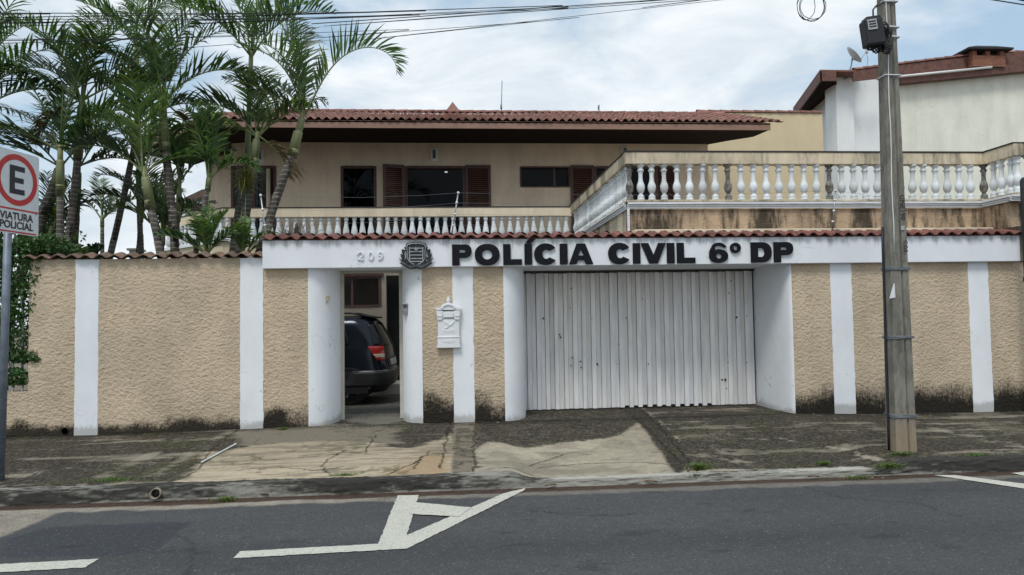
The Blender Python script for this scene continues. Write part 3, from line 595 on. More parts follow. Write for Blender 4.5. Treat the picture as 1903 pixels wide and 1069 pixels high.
# ---------------------------------------------------------------- lettering, number, emblem, mailbox, intercom
def curve_obj(name, polys, depth, mat, parent, y, bev=.004, res=1):
    """polys: list of closed 2-D outlines (x,z world), first = outer, others holes; extruded to thickness"""
    cu = bpy.data.curves.new('c', 'CURVE'); cu.dimensions = '2D'; cu.fill_mode = 'BOTH'; cu.extrude = depth/2-bev; cu.bevel_depth = bev; cu.bevel_resolution = 1; cu.offset = -bev
    for pl in polys:
        s = cu.splines.new('POLY'); s.points.add(len(pl)-1); s.use_cyclic_u = True
        for p_, (a, b_) in zip(s.points, pl): p_.co = (a, b_, 0, 1)
    ob = bpy.data.objects.new('tmp', cu); me = bpy.data.meshes.new_from_object(ob); bpy.data.objects.remove(ob)
    for v_ in me.vertices: a, b_, c_ = v_.co; v_.co = (a, y-c_, b_)
    bm = bmesh.new(); bm.from_mesh(me); bmesh.ops.recalc_face_normals(bm, faces=bm.faces); bm.to_mesh(me); bm.free()
    me.materials.clear(); me.name = name; return link(name, me, mat, parent)
def ell(cx, cz, rx, rz, a0=0, a1=360, n=40, pw=1.0):
    out = []
    for i in range(n+1):
        w = R(a0+(a1-a0)*i/n); c, s = math.cos(w), math.sin(w)
        out.append((cx+rx*math.copysign(abs(c)**pw, c), cz+rz*math.copysign(abs(s)**pw, s)))
    return out[:-1] if abs(a1-a0) == 360 else out
def letter(ch, x0, x1, z0, z1):
    w, h = x1-x0, z1-z0; s = .112; hs = .085; m_ = (x0+x1)/2; zc = (z0+z1)/2
    if ch == 'I': return [[[(x0, z0), (x1, z0), (x1, z1), (x0, z1)]]]
    if ch == 'L': return [[[(x0, z0), (x1, z0), (x1, z0+hs), (x0+s, z0+hs), (x0+s, z1), (x0, z1)]]]
    if ch == 'P':
        zm = z0+h*.36; rb = (z1-zm)/2; cz = (z1+zm)/2
        return [[[(x0, z0), (x0+s, z0), (x0+s, zm)]+[(x1-rb*1.1+p[0], p[1]) for p in ell(0, cz, rb*1.1, rb, -90, 90, 18, .85)]+[(x0, z1)],
                 [(x0+s, zm+hs*.92), ]+[(x1-rb*1.1-.004+p[0], p[1]) for p in ell(0, cz, max(.02, rb*1.1-s), rb-hs*.92, -90, 90, 12)]+[(x0+s, z1-hs*.92)]]]
    if ch == 'D':
        rb = h/2
        return [[[(x0, z0)]+[(x1-rb*1.05+p[0], p[1]) for p in ell(0, zc, rb*1.05, rb, -90, 90, 24, .85)]+[(x0, z1)],
                 [(x0+s, z0+hs)]+[(x1-rb*1.05+p[0], p[1]) for p in ell(0, zc, rb*1.05-s, rb-hs, -90, 90, 16, .9)]+[(x0+s, z1-hs)]]]
    if ch == 'O': return [[ell(m_, zc, w/2, h/2+.006, pw=.92), ell(m_, zc, w/2-s, h/2-hs)]]
    if ch == 'o': return [[ell(m_, zc, w/2, h/2), ell(m_, zc, w/2-.052, h/2-.045)]]
    if ch == 'C':
        o_ = ell(m_, zc, w/2+.004, h/2+.006, 32, 328, 44, .93); i_ = ell(m_+.01, zc, w/2-s, h/2-hs, 318, 42, 30); return [[o_+i_]]
    if ch == 'A':
        t_ = .065; return [[[(x0, z0), (x0+.112, z0), (x0+.112+.028, z0+.062), (x1-.112-.028, z0+.062), (x1-.112, z0), (x1, z0), (m_+t_, z1), (m_-t_, z1)], [(m_-.042, z0+.132), (m_+.042, z0+.132), (m_, z1-.085)]]]
    if ch == 'V': return [[[(x0, z1), (x0+.115, z1), (m_, z0+.13), (x1-.115, z1), (x1, z1), (m_+.065, z0), (m_-.065, z0)]]]
    if ch == '6':
        rb = h*.335; cz = z0+rb
        o_ = [(x0+.002, zc-.0)]+ell(m_, cz, w/2, rb, 165, 360, 26, .95)+ell(m_, cz, w/2, rb, 0, 75, 10)+[(m_-.0, z0+2*rb-.006), (x0+.10, z0+2*rb-.03)]
        arc = ell(m_+.01, z0+h*.60, w/2-.006, h*.405, 158, 30, 20)
        outer = ell(m_, cz, w/2, rb, 180, 360, 26, .95)+ell(m_, cz, w/2, rb, 10, 100, 12, .95)+[(x0+s-.012, z0+2*rb-.02)]+ell(m_+.012, z1-.105, .085, .055, 150, 30, 10)+[(x1-.012, z1-.075)]+ell(m_+.004, z1-.11, w/2-.02, .11, 25, 140, 14)+[(x0+.022, z1-.10), (x0+.004, zc+.02)]
        return [[outer, ell(m_+.004, cz, .045, rb-.068)]]
YL = 10.885
sg = thing('sign_lettering', 'bold black raised letters reading POLÍCIA CIVIL 6º DP on the white beam', 'sign', (X(1150, YL, 470), YL, HT))
zl0, zl1 = Z(1000, 492, YL), Z(1000, 453.5, YL)
for ch, a, b_ in (('P', 840, 876.5), ('O', 882, 928.5), ('L', 935, 969.5), ('I', 974.5, 988.5), ('C', 993, 1034.5), ('I', 1040, 1054.5), ('A', 1057, 1102), ('C', 1130.5, 1171.5), ('I', 1175.8, 1189.5), ('V', 1191, 1237), ('I', 1239, 1253), ('L', 1257.5, 1291.5), ('6', 1317.5, 1352.5), ('D', 1395, 1433.5), ('P', 1437.5, 1473.5)):
    for pl in letter(ch, X(a, YL, 470), X(b_, YL, 470), zl0, zl1):
        ob = curve_obj('letter', pl, .034, 'letter', sg, 10.878)
    if ch == 'I' and a < 980:
        x_ = X(976, YL, 470); curve_obj('accent', [[(x_, zl1+.008), (x_+.085, zl1+.008), (x_+.16, zl1+.075), (x_+.06, zl1+.075)]], .034, 'letter', sg, 10.872)
curve_obj('letter', letter('o', X(1356.5, YL, 470), X(1376.5, YL, 470), zl1-.165, zl1-.005)[0], .034, 'letter', sg, 10.878)

def digit_obj(txt, px, py, h, mat, parent, y, size):
    cu = bpy.data.curves.new('t', 'FONT'); cu.body = txt; cu.size = size; cu.extrude = h; cu.offset = .004; cu.bevel_depth = .002; cu.align_x = 'CENTER'; cu.align_y = 'CENTER'
    ob = bpy.data.objects.new('tmp', cu); me = bpy.data.meshes.new_from_object(ob); bpy.data.objects.remove(ob); q = P(px, py, y)
    for v_ in me.vertices: a, b_, c_ = v_.co; v_.co = (q.x+a, y-c_, q.z+b_)
    me.materials.clear(); return link('digit', me, mat, parent)
hn = thing('house_number', 'white raised number 209 on the white beam left of the emblem', 'house number', (X(687, 10.89, 476), 10.89, Z(687, 476, 10.89)))
# serif digits from swept strokes
def stroke_digit(pts2, wid, parent, cx, cz, sc):
    n = len(pts2); L = []; Rr = []
    for i, (a, b_) in enumerate(pts2):
        p0 = pts2[max(0, i-1)]; p1 = pts2[min(n-1, i+1)]; dx, dz = p1[0]-p0[0], p1[1]-p0[1]; q = math.hypot(dx, dz) or 1; w = wid[i] if isinstance(wid, list) else wid
        L.append((cx+(a-dz/q*w)*sc, cz+(b_+dx/q*w)*sc)); Rr.append((cx+(a+dz/q*w)*sc, cz+(b_-dx/q*w)*sc))
    return curve_obj('digit', [L+Rr[::-1]], .018, 'header', parent, 10.884, bev=.003)
def arcp(cx, cz, rx, rz, a0, a1, n=12): return [(cx+rx*math.cos(R(a0+(a1-a0)*i/n)), cz+rz*math.sin(R(a0+(a1-a0)*i/n))) for i in range(n+1)]
q2 = P(670, 476.5, 10.884); q0 = P(689, 476, 10.884); q9 = P(707, 475.5, 10.884); S = .125
stroke_digit([(-.34, .20), (-.30, .12), (-.36, .25)]+arcp(0, .2, .30, .28, 160, -30, 10)+[(.05, -.12), (-.34, -.42), (-.1, -.36), (.2, -.44), (.36, -.30)], [.06]*3+[.07, .05, .05, .06, .07, .09, .1, .1, .09, .08, .07]+[.07, .06, .08, .08, .04], hn, q2.x, q2.z, S)
for sgn in (1,):
    curve_obj('digit', [ell(q0.x, q0.z, .043, .062), ell(q0.x, q0.z, .022, .050)], .018, 'header', hn, 10.884, bev=.003)
stroke_digit(arcp(0, .2, .24, .24, 0, 350, 20)+[(.24, .05), (.16, -.22), (-.05, -.42), (-.28, -.42)], [.075]*21+[.09, .09, .08, .06], hn, q9.x, q9.z, S)

em = thing('emblem', 'dark metal coat of arms with shield, laurel branches and ribbon beside the lettering', 'emblem', (X(773.5, 10.88, 475), 10.88, HT))
e = P(773.5, 473.5, 10.88); ex, ez = e.x, e.z; k = 1/117.0
shield = [(-17, 20), (-6, 22.5), (0, 22), (6, 22.5), (17, 20), (18.5, 14), (17, 4), (17.5, -6), (13, -14), (6, -18.5), (0, -21), (-6, -18.5), (-13, -14), (-17.5, -6), (-17, 4), (-18.5, 14)]
sp_ = lambda pts, s_=1: [(ex+a*k*s_, ez+b_*k*s_) for a, b_ in pts]
curve_obj('shield', [sp_(shield)], .022, 'crest', em, 10.885)
curve_obj('shield_rim', [sp_(shield, .93), sp_(shield, .84)], .014, 'crest_edge', em, 10.870, bev=.002)
mb = MB()
for zz_ in (11, 5, -1, -7, -12): mb.obox((ex, 10.868, ez+zz_*k), (11*k, 0, 0), (0, .006, 0), (0, 0, .9*k))
for xx_ in (-11.5, 11.5): mb.obox((ex+xx_*k, 10.867, ez), (1.1*k, 0, 0), (0, .006, 0), (0, 0, 13*k))
mb.build('shield_bars', 'crest_edge', em, bevel=.002)
st = []
for i in range(10): w = R(90+36*i); rr_ = 4.6 if i % 2 == 0 else 2.0; st.append((ex+rr_*k*math.cos(w), ez+9*k+rr_*k*math.sin(w)))
curve_obj('star', [st], .012, 'crest_edge', em, 10.860, bev=.002)
for sgn in (-1, 1):
    mb = MB(); stem = [Vector((ex+sgn*k*(8+15*math.sin(R(w))), 10.874, ez+k*(-3-15*math.cos(R(w))))) for w in range(10, 150, 12)]; mb.tube(stem, .006, 6)
    rnd = random.Random(3)
    for i, p in enumerate(stem):
        for s2 in (-1, 1):
            a = Vector((sgn*rnd.uniform(.3, 1), 0, rnd.uniform(.3, 1))).normalized() if s2 > 0 else Vector((-sgn*.5+rnd.uniform(-.3, .3), 0, .8)).normalized()
            c = p+a*.022; mb.obox(c, a*.024, Vector((0, .006, 0)), Vector((-a.z, 0, a.x))*.009)
    mb.build('laurel_branch', 'crest', em, bevel=.004)
for sgn in (-1, 1):
    rb_ = [(0, -16), (sgn*9, -19), (sgn*17, -12), (sgn*31, -6), (sgn*25, -12), (sgn*28, -15), (sgn*18, -22), (sgn*8, -26), (0, -24.5)]
    curve_obj('ribbon', [sp_(rb_)], .020, 'crest', em, 10.866)
    mb = MB(); mb.tube([Vector((ex+a*k, 10.853, ez+b_*k)) for a, b_ in ((0, -19), (sgn*9, -22.5), (sgn*18, -17), (sgn*28, -11))], .0035, 5); mb.build('ribbon_edge', 'crest_edge', em)

mx = thing('mailbox', 'ornate white cast mailbox with arched crest mounted on the wall', 'mailbox', (X(834, 10.95, 602), 10.95, Z(834, 644, 10.95)))
c = P(833.5, 602, 10.94); cx_, cz_ = c.x, c.z; k2 = 1/116.5
def mp_(pts, dz=0): return [(cx_+a*k2, cz_+b_*k2) for a, b_ in pts]
curve_obj('box_body', [mp_([(-19, -26), (19, -26), (18, 22), (-18, 22)])], .11, 'white_cast', mx, 10.935)
curve_obj('base', [mp_([(-21, -41.5), (21, -41.5), (20, -37), (18.5, -35), (19.5, -25), (-19.5, -25), (-18.5, -35), (-20, -37)])], .13, 'white_cast', mx, 10.93)
curve_obj('shelf', [mp_([(-20, -24), (20, -24), (20, -22.4), (-20, -22.4)])], .145, 'white_cast', mx, 10.925)
curve_obj('pediment', [mp_([(-22, 24), (22, 24), (22, 28), (14, 29)]+arcp(0, 28, 13.5, 8.5, 15, 165, 16)+[(-14, 29), (-22, 28)])], .14, 'white_cast', mx, 10.925)
curve_obj('arch_moulding', [mp_(arcp(0, 26, 13, 9, 0, 180, 16)+arcp(0, 26, 9.5, 6, 180, 0, 14))], .03, 'white_cast', mx, 10.845)
for sgn in (-1, 1):
    curve_obj('bracket', [mp_([(sgn*10, 9), (sgn*13, 7), (sgn*19, 7), (sgn*20, 15), (sgn*21, 23), (sgn*10, 23)][::sgn])], .05, 'white_cast', mx, 10.87)
    curve_obj('bracket_rib', [mp_([(sgn*11.5, 13), (sgn*19, 13), (sgn*19.5, 15), (sgn*11.5, 15)][::sgn])], .02, 'white_cast', mx, 10.84, bev=.002)
curve_obj('flap', [mp_([(-9, 11), (9, 11), (9, 20), (-9, 20)])], .02, 'white_cast', mx, 10.866)
bxo('slot', 'hole', mx, cx_-8*k2, cx_+9*k2, 10.868, 10.877, cz_+9.4*k2, cz_+10.8*k2)
curve_obj('panel_frame', [mp_([(-13, -17), (13, -17), (13, 9), (-13, 9)]), mp_([(-12, -16), (12, -16), (12, 8), (-12, 8)])], .008, 'white_cast', mx, 10.878, bev=.001)
curve_obj('bird_relief', [mp_([(-7, -7), (-4, -6), (1, 0), (5, 1), (9, 5), (11, 4), (9, 2), (6, -2), (1, -4), (-3, -8)])], .02, 'white_cast', mx, 10.872)
curve_obj('wing_relief', [mp_([(1, -1), (-2, 4), (-8, 5), (-5, 1), (-3, -2)])], .016, 'white_cast', mx, 10.872)
mb = MB()
for i in range(7): mb.obox((cx_+(-9+3*i)*k2, 10.873, cz_-(12.5+.22*(i-3)**2*-.4)*k2), (.9*k2, 0, 0), (0, .006, 0), (0, 0, 1.8*k2))
mb.build('raised_marks', 'white_cast', mx, bevel=.002)
curve_obj('scroll_relief', [mp_(ell(0, -31, 2.8, 2.8, n=16)), mp_(ell(0, -31, 1.4, 1.4, n=12))], .014, 'white_cast', mx, 10.862, bev=.002)
for sgn in (-1, 1): curve_obj('scroll_relief', [mp_([(sgn*3.5, -30.4), (sgn*7, -29.6), (sgn*11, -31), (sgn*7, -31.2), (sgn*3.5, -31.6)][::sgn])], .012, 'white_cast', mx, 10.862, bev=.002)
mb = MB(); mb.lathe([(.001, .0), (.03, .005), (.02, .02), (.033, .035), (.03, .06), (.012, .075), (.010, .09), (.001, .115)], (cx_, 10.925, cz_+36*k2), 14); mb.build('finial', 'white_cast', mx)
for c_ in mx.children:
    for v_ in c_.data.vertices: v_.co.y = WY-.004-(WY-v_.co.y)*.58
# intercom
ic = thing('intercom', 'small grey intercom on the curved white jamb right of the doorway', 'intercom', (X(752, 11.35, 573), 11.35, Z(752, 582, 11.35)))
qi = P(752.5, 573, 11.12); bxo('housing', 'grey_plastic', ic, qi.x-.04, qi.x+.035, 11.12, 11.40, qi.z-.085, qi.z+.075, bevel=.006)
bxo('hood', 'chrome_grey', ic, qi.x-.042, qi.x+.037, 11.095, 11.13, qi.z+.055, qi.z+.078, bevel=.003)
mb = MB()
for i in range(5): mb.box(qi.x-.02, qi.x+.015, 11.116, 11.1195, qi.z+.005+i*.008, qi.z+.009+i*.008)
mb.build('speaker_grille', 'hole', ic); bxo('button', 'chrome_grey', ic, qi.x-.012, qi.x+.008, 11.112, 11.1195, qi.z-.05, qi.z-.03, bevel=.002)
# small scar of an old fitting on the left jamb
ws = thing('wall_scar', 'small broken fitting scar high on the curved white jamb left of the doorway', 'wall fitting', (X(610, 11.1, 556), 11.1, Z(610, 556, 11.1)))
qs = P(609.5, 556, 11.12); mb = MB(); rnd = random.Random(2)
for i in range(7): mb.obox((qs.x+rnd.uniform(-.02, .02), qs.y-.01, qs.z+rnd.uniform(-.045, .045)), (rnd.uniform(.008, .02), 0, .006), (0, .02, 0), (-.004, 0, rnd.uniform(.006, .016)))
mb.build('broken_plaster', simple('bare plaster', (.42, .36, .26), .9, .4, 60), ws, bevel=.004)

# ---------------------------------------------------------------- balustrades
PROF = [(.062, 0), (.062, .03), (.05, .04), (.058, .055), (.058, .07), (.034, .10), (.030, .125), (.044, .135), (.060, .17), (.068, .21), (.066, .25), (.052, .29), (.040, .32), (.034, .38), (.036, .44), (.042, .48), (.055, .495), (.055, .515), (.040, .525), (.038, .555), (.052, .565), (.066, .58), (.066, .60)]
PROF2 = [(.064, 0), (.064, .03), (.050, .04), (.050, .06), (.070, .09), (.078, .14), (.074, .19), (.060, .26), (.046, .33), (.040, .40), (.042, .43), (.058, .44), (.058, .46), (.044, .47), (.058, .49), (.068, .51)]
def bal_mesh(prof, H):
    mb = MB(); s = H/prof[-1][1]; mb.lathe([(r, h*s) for r, h in prof], (0, 0, 0), 14); me_o = mb.build('baluster', 'bal'); return me_o
BALS = {}
def put_bal(parent, x, y, z, H, prof, mossy=False):
    key = (id(prof), H, mossy)
    if key not in BALS:
        o = bal_mesh(prof, H); 
        if mossy: o.data.materials[0] = M['bal_mossy']
        BALS[key] = o.data; bpy.data.objects.remove(o)
    o = bpy.data.objects.new('baluster', BALS[key]); COL.objects.link(o); o.location = (x, y, z); o.parent = parent; o.rotation_euler = (RB.gauss(0, .012), RB.gauss(0, .012), RB.uniform(0, 6)); return o
RB = random.Random(9)
# ---------------------------------------------------------------- terrace over the garage
tx0, tY, tzt = P(1164, 283, 11.8).x, 11.8, Z(1164, 283, 11.8); tx1 = P(1822, 284, 11.8).x; gY = 17.5
z_cb = Z(1200, 305, tY); z_bb = Z(1200, 372, tY); z_l = z_bb-.035; z_m1 = Z(1300, 376.5, tY); z_m0 = Z(1300, 387.5, tY)
fY = 11.12
ta = thing('garage_terrace', 'stained cream roof terrace over the garage with white balusters', 'terrace', ((tx0+tx1)/2, tY, .2))
bxo('retaining_wall', 'peach', ta, tx0+.02, tx1+.02, tY+.04, tY+.2, 2.61, z_m0+.05)
bxo('side_wall', 'parapet', ta, tx0+.04, tx0+.2, tY+.2, gY+.1, 2.61, z_l)
bxo('return_wall', 'peach', ta, tx1+.02, tx1+.18, fY+.15, tY+.2, 2.61, z_m0+.05)
bxo('return_wall', 'peach', ta, tx1+.18, tx1+3, fY+.15, fY+.3, 2.61, z_m0+.05)
bxo('slab', 'parapet', ta, tx0+.02, tx1+.2, tY+.0, gY+.2, z_l-.12, z_l)
bxo('slab_ledge', 'parapet', ta, tx1+.2, tx1+3, fY, gY+.2, z_l-.12, z_l)
bxo('slab_ledge', 'parapet', ta, tx0-.02, tx1+.03, tY-.03, tY+.17, z_l-.0, z_bb, bevel=.006)
bxo('slab_ledge', 'parapet', ta, tx0-.02, tx0+.17, tY+.17, gY, z_l, z_bb, bevel=.006)
bxo('slab_ledge', 'parapet', ta, tx1+.03, tx1+.2, fY, tY+.17, z_l, z_bb, bevel=.006)
bxo('slab_ledge', 'parapet', ta, tx1+.2, tx1+3, fY, fY+.18, z_l, z_bb, bevel=.006)
# moulding: three ribs
mb = MB()
def ribs(mb, a, b_, out):
    a = Vector(a); b_ = Vector(b_); out = Vector(out); h = z_m1-z_m0
    for i, (f0, f1, d) in enumerate(((0, .30, .045), (.34, .62, .06), (.66, 1.0, .085))):
        mb.prism([a+Vector((0, 0, z_m0+h*f0)), b_+Vector((0, 0, z_m0+h*f0)), b_+Vector((0, 0, z_m0+h*f0))+out*d, a+Vector((0, 0, z_m0+h*f0))+out*d], (0, 0, h*(f1-f0)))
    mb.prism([a+Vector((0, 0, z_m0)), b_+Vector((0, 0, z_m0)), b_+Vector((0, 0, z_m0))+out*.035, a+Vector((0, 0, z_m0))+out*.035], (0, 0, h))
ribs(mb, (tx0, tY+.04, 0), (tx1, tY+.04, 0), (0, -1, 0)); mb.build('moulding', 'mould_white', ta, bevel=.006)
mb = MB(); ribs(mb, (tx1+.02, tY, 0), (tx1+.02, fY, 0), (-1, 0, 0)); ribs(mb, (tx1-.05, fY+.03, 0), (tx1+3, fY+.03, 0), (0, -1, 0)); mb.build('moulding', 'mould_white', ta, bevel=.006)
mb = MB(); ribs(mb, (tx0+.035, tY+.1, 0), (tx0+.035, gY, 0), (-1, 0, 0)); mb.build('moulding', 'mould_white', ta, bevel=.006)
# ragged peeled plaster piece on the side wall base
bxo('corner_pipe', 'mould_white', ta, tx0-.005, tx0+.03, tY-.01, tY+.03, 2.9, z_m0-.002)
bxo('wall_ledge', 'gallery_rail', ta, tx0+.05, tx1, 11.56, tY+.03, 2.95, Z(1300, 427, 11.65), bevel=.01)
def rail(parent, segs, mat, zb, zt_, w=.17, flash=True):
    """coping of the balustrade as butted boxes; returns it"""
    mb = MB(); fl = MB()
    for (a, b_, sd) in segs:
        a = Vector((*a, zb)); b_ = Vector((*b_, zb)); sd = Vector((*sd, 0)).normalized()*w
        mb.prism([a, b_, b_+sd, a+sd], (0, 0, zt_-zb))
        d = (b_-a).normalized()*.0; o_ = -sd.normalized()*.012
        fl.prism([a+o_+Vector((0, 0, zt_-zb+.002)), b_+o_+Vector((0, 0, zt_-zb+.002)), b_+sd-o_+Vector((0, 0, zt_-zb+.002)), a+sd-o_+Vector((0, 0, zt_-zb+.002))], (0, 0, .022))
    r_ = mb.build('balustrade', mat, parent, bevel=.006)
    if flash: fl.build('flashing', 'flash', r_)
    return r_
r1 = rail(ta, [((tx0-.02, tY-.02), (tx1+.03, tY-.02), (0, 1)), ((tx0+.15, tY+.151), (tx0+.15, gY+.1), (-1, 0)), ((tx1+.2, tY+.15), (tx1+.2, fY-.03), (-1, 0)), ((tx1+.201, fY-.03), (tx1+3, fY-.03), (0, 1))], 'parapet', z_cb, tzt)
HB = z_cb-z_bb
bxs = [1190.5, 1211, 1234, 1257.5, 1281, 1305, 1329, 1353, 1377, 1400, 1424, 1447, 1471, 1494, 1517, 1541, 1564, 1586, 1608, 1630, 1652, 1673, 1694, 1716, 1738, 1760, 1782, 1803]
put_bal(r1, P(1170, 340, tY+.06).x, tY+.06, z_bb, HB, PROF, True)
mossy = {1353, 1377, 1541, 1564}
for px in bxs: put_bal(r1, P(px, 340, tY+.06).x, tY+.06, z_bb, HB, PROF, px in (1353, 1541))
put_bal(r1, tx1+.08, tY+.06, z_bb, HB, PROF, True)
for i in range(3): put_bal(r1, tx1+.11, tY-.14-.19*i, z_bb, HB, PROF)
for i in range(6): put_bal(r1, tx1+.15+.2*i, fY+.06, z_bb, HB, PROF)
for i in range(28): put_bal(r1, tx0+.075, tY+.26+.193*i, z_bb, HB, PROF)

# ---------------------------------------------------------------- the house
wallY = 19.3; EY = 17.0; zE = Z(1000, 239.5, EY); zgt = Z(800, 386, gY); zgb = Z(800, 402.5, gY); zfl = zgb-.52
hs = thing('house', 'two storey beige house with clay tile roof, dark windows and balustraded gallery', 'house', (1.5, 18.5, .2))
cL = P(413, 386, gY); cx2 = cL.x; eL = P(384, 210, EY).x
# left wing direction (house turns away to the back-left)
zc_ = zgt; ray2 = ray(322, 408); tt = (zc_-1.75)/ray2.z; E2 = CAM+ray2*tt; wd = Vector((E2.x-cx2, E2.y-gY, 0)).normalized(); wn = Vector((-wd.y, wd.x, 0)) if True else None
if wn.y < 0: wn = -wn
zs = z_l-.1
W0 = Vector((cx2+.9, wallY, 0)); wx1 = P(1315, 265, wallY).x
zw = Z(900, 266, wallY)+.03
def wall_open(name, mat, parent, x0, x1, y, z0, z1, holes, th=.18):
    xsn = sorted({x0, x1, *[h[0] for h in holes], *[h[1] for h in holes]}); zsn = sorted({z0, z1, *[h[2] for h in holes], *[h[3] for h in holes]}); mb = MB()
    inh = lambda a, b_: any(h[0]-1e-6 <= a <= h[1]+1e-6 and h[2]-1e-6 <= b_ <= h[3]+1e-6 for h in holes)
    g = lambda i, j: (i < 0 or j < 0 or i >= len(xsn)-1 or j >= len(zsn)-1) or inh((xsn[i]+xsn[i+1])/2, (zsn[j]+zsn[j+1])/2)
    for i in range(len(xsn)-1):
        for j in range(len(zsn)-1):
            if g(i, j): continue
            a, b_, c, d = xsn[i], xsn[i+1], zsn[j], zsn[j+1]
            mb.add([(a, y, c), (b_, y, c), (b_, y, d), (a, y, d)], [(0, 1, 2, 3)]); mb.add([(a, y+th, c), (b_, y+th, c), (b_, y+th, d), (a, y+th, d)], [(3, 2, 1, 0)])
            if g(i-1, j): mb.add([(a, y, c), (a, y+th, c), (a, y+th, d), (a, y, d)], [(3, 2, 1, 0)])
            if g(i+1, j): mb.add([(b_, y, c), (b_, y+th, c), (b_, y+th, d), (b_, y, d)], [(0, 1, 2, 3)])
            if g(i, j-1): mb.add([(a, y, c), (b_, y, c), (b_, y+th, c), (a, y+th, c)], [(3, 2, 1, 0)])
            if g(i, j+1): mb.add([(a, y, d), (b_, y, d), (b_, y+th, d), (a, y+th, d)], [(0, 1, 2, 3)])
    return mb.build(name, mat, parent, recalc=False)
hx = lambda px, py=340: P(px, py, wallY).x
hz = lambda py, px=900: P(px, py, wallY).z
zwt = Z(680, 309, wallY); wins = [(430, 513), (634, 699), (753, 864), (1105, 1215), (1262, 1330)]
holes = [(hx(a), hx(b_), zfl+.02, zwt) for a, b_ in wins[:-1]]
sm = (hx(967), hx(1059), Z(1010, 348, wallY), Z(1010, 310, wallY))
wall_open('upper_wall', 'house_wall', hs, W0.x-.3, wx1, wallY, 0.2, zw, holes+[sm])
def window(parent, x0, x1, z0, z1, y, mulls=(), panes=True, fw=.06, sill=False):
    mb = MB(); ya, yb_ = y-.02, y+.07
    mb.box(x0-.01, x0+fw, ya, yb_, z0, z1+.0); mb.box(x1-fw, x1+.01, ya, yb_, z0, z1); mb.box(x0+fw, x1-fw, ya, yb_, z1-fw, z1+.01)
    if sill: mb.box(x0+fw, x1-fw, ya, yb_, z0-.01, z0+fw*.7)
    for mu in mulls: xm = x0+(x1-x0)*mu; mb.box(xm-.025, xm+.025, ya+.03, yb_, z0+.03, z1-fw)
    fr = mb.build('window', 'wood', parent, bevel=.003); g = bxo('pane', 'pane', fr, x0+fw, x1-fw, y+.05, y+.058, z0, z1-fw); return fr
for (a, b_, c_, d_), mu in zip(holes, ((.5,), (), (), (.5,))): window(hs, a, b_, c_, d_, wallY, mu)
window(hs, *sm, wallY, (.69,), fw=.035, sill=True)
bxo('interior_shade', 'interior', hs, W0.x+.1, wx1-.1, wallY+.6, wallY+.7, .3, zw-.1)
bxo('curtain', 'curtain', hs, sm[0]+.03, sm[0]+(sm[1]-sm[0])*.68, wallY+.075, wallY+.09, sm[2]+.03, sm[3]-.05)
bxo('curtain', 'curtain', hs, holes[1][1]-.14, holes[1][1]-.07, wallY+.075, wallY+.09, zfl+.1, Z(690, 340, wallY))
def shutter(px0, px1, name='shutter', ang=0, hinge='l'):
    x0, x1 = hx(px0), hx(px1); z0, z1 = zfl+.03, zwt+.02; w = x1-x0; mb = MB(); y = wallY-.05
    mb.box(x0, x0+.07, y-.02, y+.02, z0, z1); mb.box(x1-.07, x1, y-.02, y+.02, z0, z1); mb.box(x0+.07, x1-.07, y-.02, y+.02, z1-.09, z1); mb.box(x0+.07, x1-.07, y-.02, y+.02, z0, z0+.12)
    fr = mb.build(name, 'shutter', hs, bevel=.003); lb = MB(); zz_ = z0+.13
    while zz_ < z1-.1: lb.obox(((x0+x1)/2, y, zz_), (w/2-.07, 0, 0), (0, .022, -.014), (0, .003, .004)); zz_ += .052
    lb.build('louvre_panel', 'shutter', fr)
    if ang:
        hx_, hy_ = (x1 if hinge == 'r' else x0), y; Mx = Matrix.Translation((hx_, hy_, 0)) @ Matrix.Rotation(ang, 4, 'Z') @ Matrix.Translation((-hx_, -hy_, 0))
        fr.data.transform(Mx)
        for c_ in fr.children: c_.data.transform(Mx)
    return fr
shutter(712, 752, ang=R(14), hinge='r'); shutter(865, 912); shutter(1060, 1103.5); shutter(1217, 1258)
# wall lamps
def wall_lamp(px, py, label):
    q = P(px, py, wallY); w = thing('wall_lamp', label, 'lamp', (q.x, wallY, q.z-.1), group='white wall lanterns under the eaves')
    bxo('back_plate', 'white_cast', w, q.x-.085, q.x+.085, wallY-.02, wallY-.003, q.z-.17, q.z+.17, bevel=.004)
    mb = MB(); 
    for sx in (-1, 1): mb.box(q.x+sx*.055-.008, q.x+sx*.055+.008, wallY-.12, wallY-.02, q.z-.12, q.z+.12)
    mb.box(q.x-.063, q.x+.063, wallY-.13, wallY-.02, q.z+.121, q.z+.135); mb.box(q.x-.063, q.x+.063, wallY-.13, wallY-.02, q.z-.135, q.z-.121); mb.build('cage', 'white_cast', w)
    bxo('glass_box', 'curtain', w, q.x-.04, q.x+.04, wallY-.10, wallY-.025, q.z-.11, q.z+.11)
wall_lamp(807, 288, 'small white wall lantern above the wide dark window'); wall_lamp(484, 290, 'small white wall lantern left of the leaning palm trunk'); wall_lamp(1160, 284, 'small white wall lantern just above the corner of the terrace coping')
# wing wall
wa = Vector((W0.x-.3, wallY, 0)); wb = wa+wd*3.2
mb = MB(); mb.prism([wa+Vector((0, 0, .2)), wb+Vector((0, 0, .2)), wb+wn*.18+Vector((0, 0, .2)), wa+wn*.18+Vector((0, 0, .2))], (0, 0, zw-.2)); mb.build('wing_wall', 'house_wall', hs)
a_ = wa+wd*.45-wn*.02; b2 = wa+wd*1.9-wn*.02
mb = MB(); mb.prism([a_+Vector((0, 0, zfl)), b2+Vector((0, 0, zfl)), b2+wn*.03+Vector((0, 0, zfl)), a_+wn*.03+Vector((0, 0, zfl))], (0, 0, zwt-zfl)); mb.build('window', 'glass', hs)
